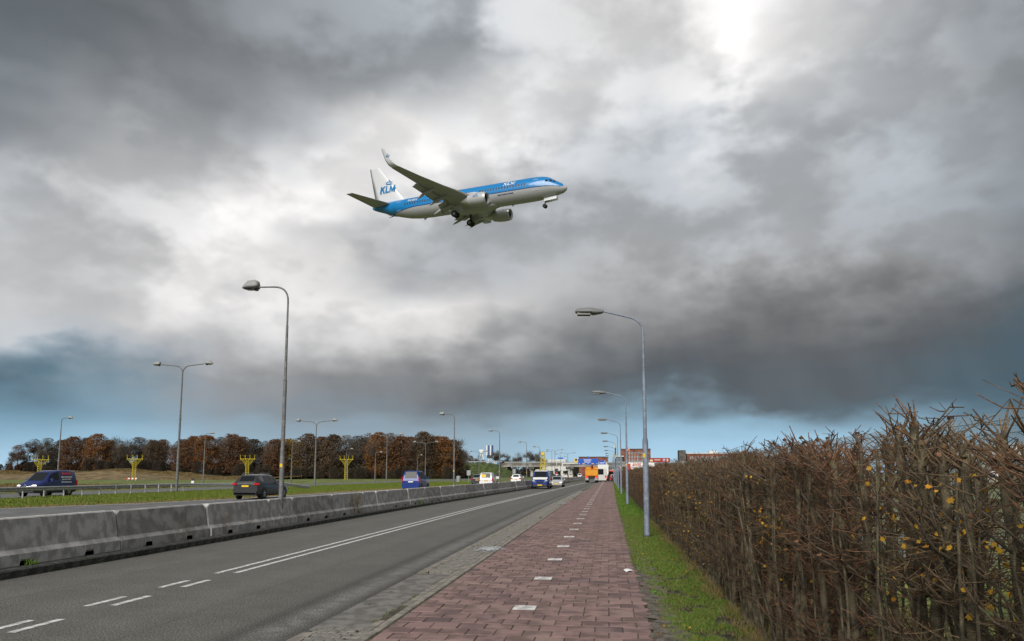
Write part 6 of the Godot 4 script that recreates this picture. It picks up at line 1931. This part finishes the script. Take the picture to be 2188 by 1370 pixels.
	b = MB.new(); b.prism(PackedVector2Array([Vector2(-26.4, -1.85), Vector2(-26.8, -2.35), Vector2(-27.1, -2.35), Vector2(-27.2, -1.8)]), Transform3D(Basis(), Vector3(0, 0, -0.03)), 0.06); part(o, "antenna", b.mesh(pale))
	b = MB.new(); b.slab(Vector3(-33.4, -0.68, 0), Vector3(1.5, 0.25, 0.3), 0.08, Basis.from_euler(Vector3(0, 0, -0.2))); part(o, "tail_skid", b.mesh(pale))

# ---------------------------------------------------------------- grass, weeds, litter
func tuft(blades: int, h: float, spread: float, w: float) -> MB:
	var b := MB.new()
	b.coloured = true
	for k in blades:
		var a := rng.randf_range(0, TAU)
		var r := spread * sqrt(rng.randf())
		var p := Vector3(cos(a) * r, 0, sin(a) * r)
		var lean := Vector3(rng.randfn() * 0.45, 1.0, rng.randfn() * 0.45).normalized()
		var l := h * rng.randf_range(0.5, 1.15)
		var sd := Vector3(-lean.z, 0, lean.x).normalized().rotated(Vector3.UP, rng.randf_range(0, TAU)) * w
		var m := p + lean * l * 0.6
		var e := p + lean * l + Vector3(lean.x, -0.25, lean.z) * l * 0.4
		var t := rng.randf_range(0.6, 1.3)
		b.col = Color(t * rng.randf_range(0.8, 1.3), t, t * 0.9)
		b.quad(p - sd, m - sd * 0.8, m + sd * 0.8, p + sd)
		b.tri(m - sd * 0.8, e, m + sd * 0.8)
	return b

func build_grass() -> void:
	var green := leaf_mat(0.115, 0.21, 0.022)
	var dull := leaf_mat(0.15, 0.19, 0.035)
	var straw := leaf_mat(0.26, 0.19, 0.08)
	var f := FastNoiseLite.new(); f.seed = 9; f.frequency = 0.9
	# verge beside the path: dense near, thinning with wear
	var verge := thing("verge_grass", "worn green grass verge between brick path and hedge", "grass")
	verge.set_meta("kind", "stuff")
	for v in 4:
		var m := tuft(16, 0.075, 0.055, 0.0028).mesh([green, dull, green, dull][v])
		var where := []
		for k in 9000:
			var z := -6.0 - 26.0 * pow(rng.randf(), 1.5)
			var left := 0.47 + 0.12 * f.get_noise_1d(z * 1.4) + 0.06 * f.get_noise_1d(z * 5.0) + (0.12 if z > -13 else 0.0)
			var x := rng.randf_range(left, 2.9)
			if x > 2.2 and rng.randf() < 0.6: continue
			var wear := f.get_noise_2d(x * 1.6, z * 1.1)
			if wear > 0.2 and z > -15.0 and rng.randf() < 0.8: continue
			if v % 2 == 0 and wear > 0.1 and z > -13.0: continue
			var s := rng.randf_range(0.45, 1.1) * (0.8 if z > -12 else 1.0)
			where.append(Transform3D(Basis.from_euler(Vector3(0, rng.randf_range(0, TAU), 0)).scaled(Vector3(s, s * rng.randf_range(0.6, 1.3), s)), Vector3(x, -0.014, z)))
		copies(verge, "grass_tufts", m, where)
		m = tuft(16, 0.11, 0.13, 0.007).mesh(green)
		where = []
		for k in 2600:
			var z := -30.0 - 130.0 * rng.randf()
			var x := rng.randf_range(0.52 + 0.1 * f.get_noise_1d(z) + drift(z, 0.004), 1.7)
			where.append(Transform3D(Basis.from_euler(Vector3(0, rng.randf_range(0, TAU), 0)), Vector3(x, -0.014, z)))
		copies(verge, "far_grass_tufts", m, where)
	var tall := tuft(20, 0.2, 0.07, 0.0028).mesh(straw)
	var spots := []
	for k in 240:
		var z := -6.0 - 20.0 * pow(rng.randf(), 1.4)
		var s := rng.randf_range(0.5, 1.2)
		spots.append(Transform3D(Basis.from_euler(Vector3(0, rng.randf_range(0, TAU), 0)).scaled(Vector3(s, s, s)), Vector3(1.35 + absf(rng.randfn()) * 0.25, -0.014, z)))
	copies(verge, "dry_tufts", tall, spots)
	# grass between the carriageways
	var median := thing("median_grass", "rough bright grass strip between motorway and guard rail", "grass")
	median.set_meta("kind", "stuff")
	for v in 3:
		var m := tuft(14, 0.2, 0.28, 0.012).mesh([leaf_mat(0.13, 0.2, 0.018), leaf_mat(0.18, 0.2, 0.024), straw][v])
		var where := []
		for k in [9000, 7000, 3200][v]:
			var z := rng.randf_range(-30, -150)
			var e := edge_at(z)
			var x: float = e - (rng.randf_range(0.05, 1.2) if v == 2 else rng.randf_range(0.1, maxf(2.0, e + 41.5)))
			var s := rng.randf_range(0.5, 1.1)
			where.append(Transform3D(Basis.from_euler(Vector3(0, rng.randf_range(0, TAU), 0)).scaled(Vector3(s, s * rng.randf_range(0.5, 1.0), s)), Vector3(x, -0.05, z)))
		copies(median, "grass_tufts", m, where)
	# rough grass of the meadow and the bank
	var meadow := thing("meadow_grass", "tall brown and green rough grass across the meadow before the wood", "grass")
	meadow.set_meta("kind", "stuff")
	for v in 2:
		var m := tuft(16, 0.7, 0.5, 0.035).mesh([straw, leaf_mat(0.16, 0.125, 0.045)][v])
		var where := []
		for k in 9000:
			var x := rng.randf_range(-260, -98)
			var hgt := 2.4 * (1.0 - smoothstep(-150.0, -100.0, x)) + 0.5 * sin(x * 0.11) + 0.3 * sin(x * 0.31)
			hgt = maxf(hgt, 0.05)
			var t := rng.randf()
			var z := lerpf(-200.0, -232.0, t)
			var y := hgt * smoothstep(0.0, 0.85, t)
			var s := rng.randf_range(0.5, 1.1)
			where.append(Transform3D(Basis.from_euler(Vector3(0, rng.randf_range(0, TAU), 0)).scaled(Vector3(s, s, s)), Vector3(x, y - 0.25, z)))
		for k in 3500:
			var z := rng.randf_range(-46, -105)
			var x := rng.randf_range(-130, -53)
			var s := rng.randf_range(0.25, 0.75)
			where.append(Transform3D(Basis.from_euler(Vector3(0, rng.randf_range(0, TAU), 0)).scaled(Vector3(s, s, s)), Vector3(x, -0.06, z)))
		copies(meadow, "grass_tufts", m, where)
	# weeds at the foot of the barrier
	var stalk := paint(0.13, 0.09, 0.05, 0.9)
	for w in [[-10.12, -12.3, 0.16, 0, "small green weed at the foot of the dark stained nearest barrier segment"], [-10.1, -29.5, 0.85, 1, "tall dry reddish weed clump growing at the barrier's foot"], [-10.1, -39.8, 0.3, 0, "bushy green weed at the barrier between tall dry weeds and blue van"], [-10.1, -20.4, 0.55, 2, "thin dry stalks against the barrier segment before the lamp post"], [-10.1, -19.0, 0.5, 2, "thin dry stalks just past the barrier joint left of the lamp post"],
		[-10.1, -16.8, 0.45, 2, "dry stalks leaning on the pale washed barrier segment"], [-10.1, -22.8, 0.5, 2, "two dry weed stalks at the short barrier segment under the lamp post"], [-9.85, -53.0, 0.3, 0, "far green weed low on the barrier below the white panel van"]]:
		var o := thing("weed", w[4], "weed", Vector3(w[0], 0.07, w[1]), 0.0, "weeds along the barrier")
		if w[3] == 0:
			part(o, "leaves", tuft(40, w[2], 0.09, 0.008).mesh(green))
		else:
			var b := MB.new()
			for k in (22 if w[3] == 1 else 3):
				var p := Vector3(rng.randfn() * 0.1, 0, rng.randfn() * (0.22 if w[3] == 1 else 0.1))
				var t := Vector3(rng.randfn() * 0.08, w[2] * rng.randf_range(0.6, 1.15), rng.randfn() * 0.12)
				b.tube([p, p + t * 0.5 + Vector3(0, 0, rng.randfn() * 0.03), p + t], [0.005, 0.004, 0.002], 3, false)
				for q in 7:
					var s := p + t * rng.randf_range(0.3, 1.0)
					b.tube([s, s + Vector3(rng.randfn() * 0.05, 0.05, rng.randfn() * 0.07)], [0.003, 0.006], 3, false)
			part(o, "stalks", b.mesh(stalk))

# green growth in the joint between kerb band and gutter
func gutter_weeds() -> void:
	var m := tuft(22, 0.035, 0.04, 0.003).mesh(leaf_mat(0.1, 0.13, 0.03))
	var where := []
	for k in 150:
		var z := -7.0 - 50.0 * pow(rng.randf(), 1.3)
		if rng.randf() < 0.5: z = [-9.4, -10.3, -12.9, -17.8, -24.5][rng.randi() % 5] + rng.randfn() * 0.22
		var s := rng.randf_range(0.4, 1.1)
		where.append(Transform3D(Basis.from_euler(Vector3(0, rng.randf_range(0, TAU), 0)).scaled(Vector3(s, s, s)), Vector3([-2.67, -2.67, -3.12][rng.randi() % 3] + drift(z, 0.006), -0.02, z)))
	tag(copies(self, "gutter_weeds", m, where), "sparse green weeds in the joints of the gutter strip", "weeds")

func edge_at(z: float) -> float:
	for k in MOTORWAY_EDGE.size() - 1:
		if z >= MOTORWAY_EDGE[k + 1][1]:
			var a: Array = MOTORWAY_EDGE[k]; var b: Array = MOTORWAY_EDGE[k + 1]
			return lerpf(a[0], b[0], (z - a[1]) / (b[1] - a[1]))
	return -18.0

func build_litter() -> void:
	gutter_weeds()
	var o := thing("paper_scrap", "crumpled white paper scrap lying at the path's right edge", "litter", Vector3(0.3, 0.004, -13.35), 0.4)
	var b := MB.new()
	b.skin([[Vector3(-0.07, 0.0, 0.09), Vector3(0, 0.02, 0.1), Vector3(0.07, 0.004, 0.08)], [Vector3(-0.075, 0.022, 0.0), Vector3(0.0, 0.045, 0.02), Vector3(0.08, 0.02, 0.0)], [Vector3(-0.06, 0.004, -0.09), Vector3(0.01, 0.03, -0.1), Vector3(0.075, 0.0, -0.085)]], false)
	part(o, "sheet", b.mesh(mats.white))
	o = thing("sweet_wrapper", "small bright green wrapper lying in the grass verge", "litter", Vector3(0.62, 0.03, -10.9), 0.9)
	b = MB.new(); b.skin([[Vector3(-0.03, 0, 0.012), Vector3(-0.03, 0.012, -0.012)], [Vector3(0, 0.015, 0.016), Vector3(0, 0.0, -0.016)], [Vector3(0.03, 0.002, 0.01), Vector3(0.03, 0.012, -0.012)]], false)
	part(o, "foil", b.mesh(paint(0.1, 0.75, 0.1, 0.3)))
	# fallen leaves on verge and path
	var fallen := thing("fallen_leaves", "scattered yellow and brown fallen leaves on the grass verge", "leaves")
	fallen.set_meta("kind", "stuff")
	for v in 2:
		b = MB.new(); b.coloured = true
		maple_leaf(b, Vector3.ZERO, 0.018)
		var m := b.mesh([mats.gold_leaf, mats.dead_leaf][v])
		var where := []
		for k in [60, 300][v]:
			var z := -6.5 - 16.0 * pow(rng.randf(), 1.4)
			var x := rng.randf_range(0.4, 1.9)
			where.append(Transform3D(Basis.from_euler(Vector3(rng.randf_range(-0.6, 0.6), rng.randf_range(0, TAU), rng.randf_range(-0.6, 0.6))), Vector3(x, rng.randf_range(0.005, 0.045), z)))
		copies(fallen, "leaves", m, where)
	# dried cement splash on the strip and path edge, and a second pale one farther on
	var pale := grain(lin(0.42, 0.43, 0.45), lin(0.62, 0.64, 0.67), 0.05, 0.6, 0.9, 0.8, 1.0, 0.0, 91)
	for s in [[-2.66, -16.9, 0.26, 0.62], [-2.6, -43.0, 0.3, 1.5]]:
		var splash := thing("cement_splash", "pale grey splash of dried cement on the path edge nearest the camera" if s[1] > -20 else "far pale splash on the path edge", "stain", Vector3(s[0], 0.005, s[1]))
		splash.set_meta("kind", "stuff")
		var fl := MB.new(); var ring := []
		for k in 7: ring.append(Vector3(cos(TAU * k / 7.0) * rng.randf_range(0.6, 1.0), 0, sin(TAU * k / 7.0) * rng.randf_range(0.6, 1.0)))
		fl.fan(ring, false)
		var where := []
		for k in 420:
			var r := Vector2(rng.randfn() * s[2] * 0.5, rng.randfn() * s[3] * 0.5)
			var q := rng.randf_range(0.008, 0.04) * clampf(1.3 - r.length(), 0.35, 1.2)
			where.append(Transform3D(Basis.from_euler(Vector3(0, rng.randf_range(0, TAU), 0)).scaled(Vector3(q, 1, q * 1.6)), Vector3(r.x, rng.randf_range(0.0, 0.003), r.y)))
		copies(splash, "flakes", fl.mesh(pale), where)
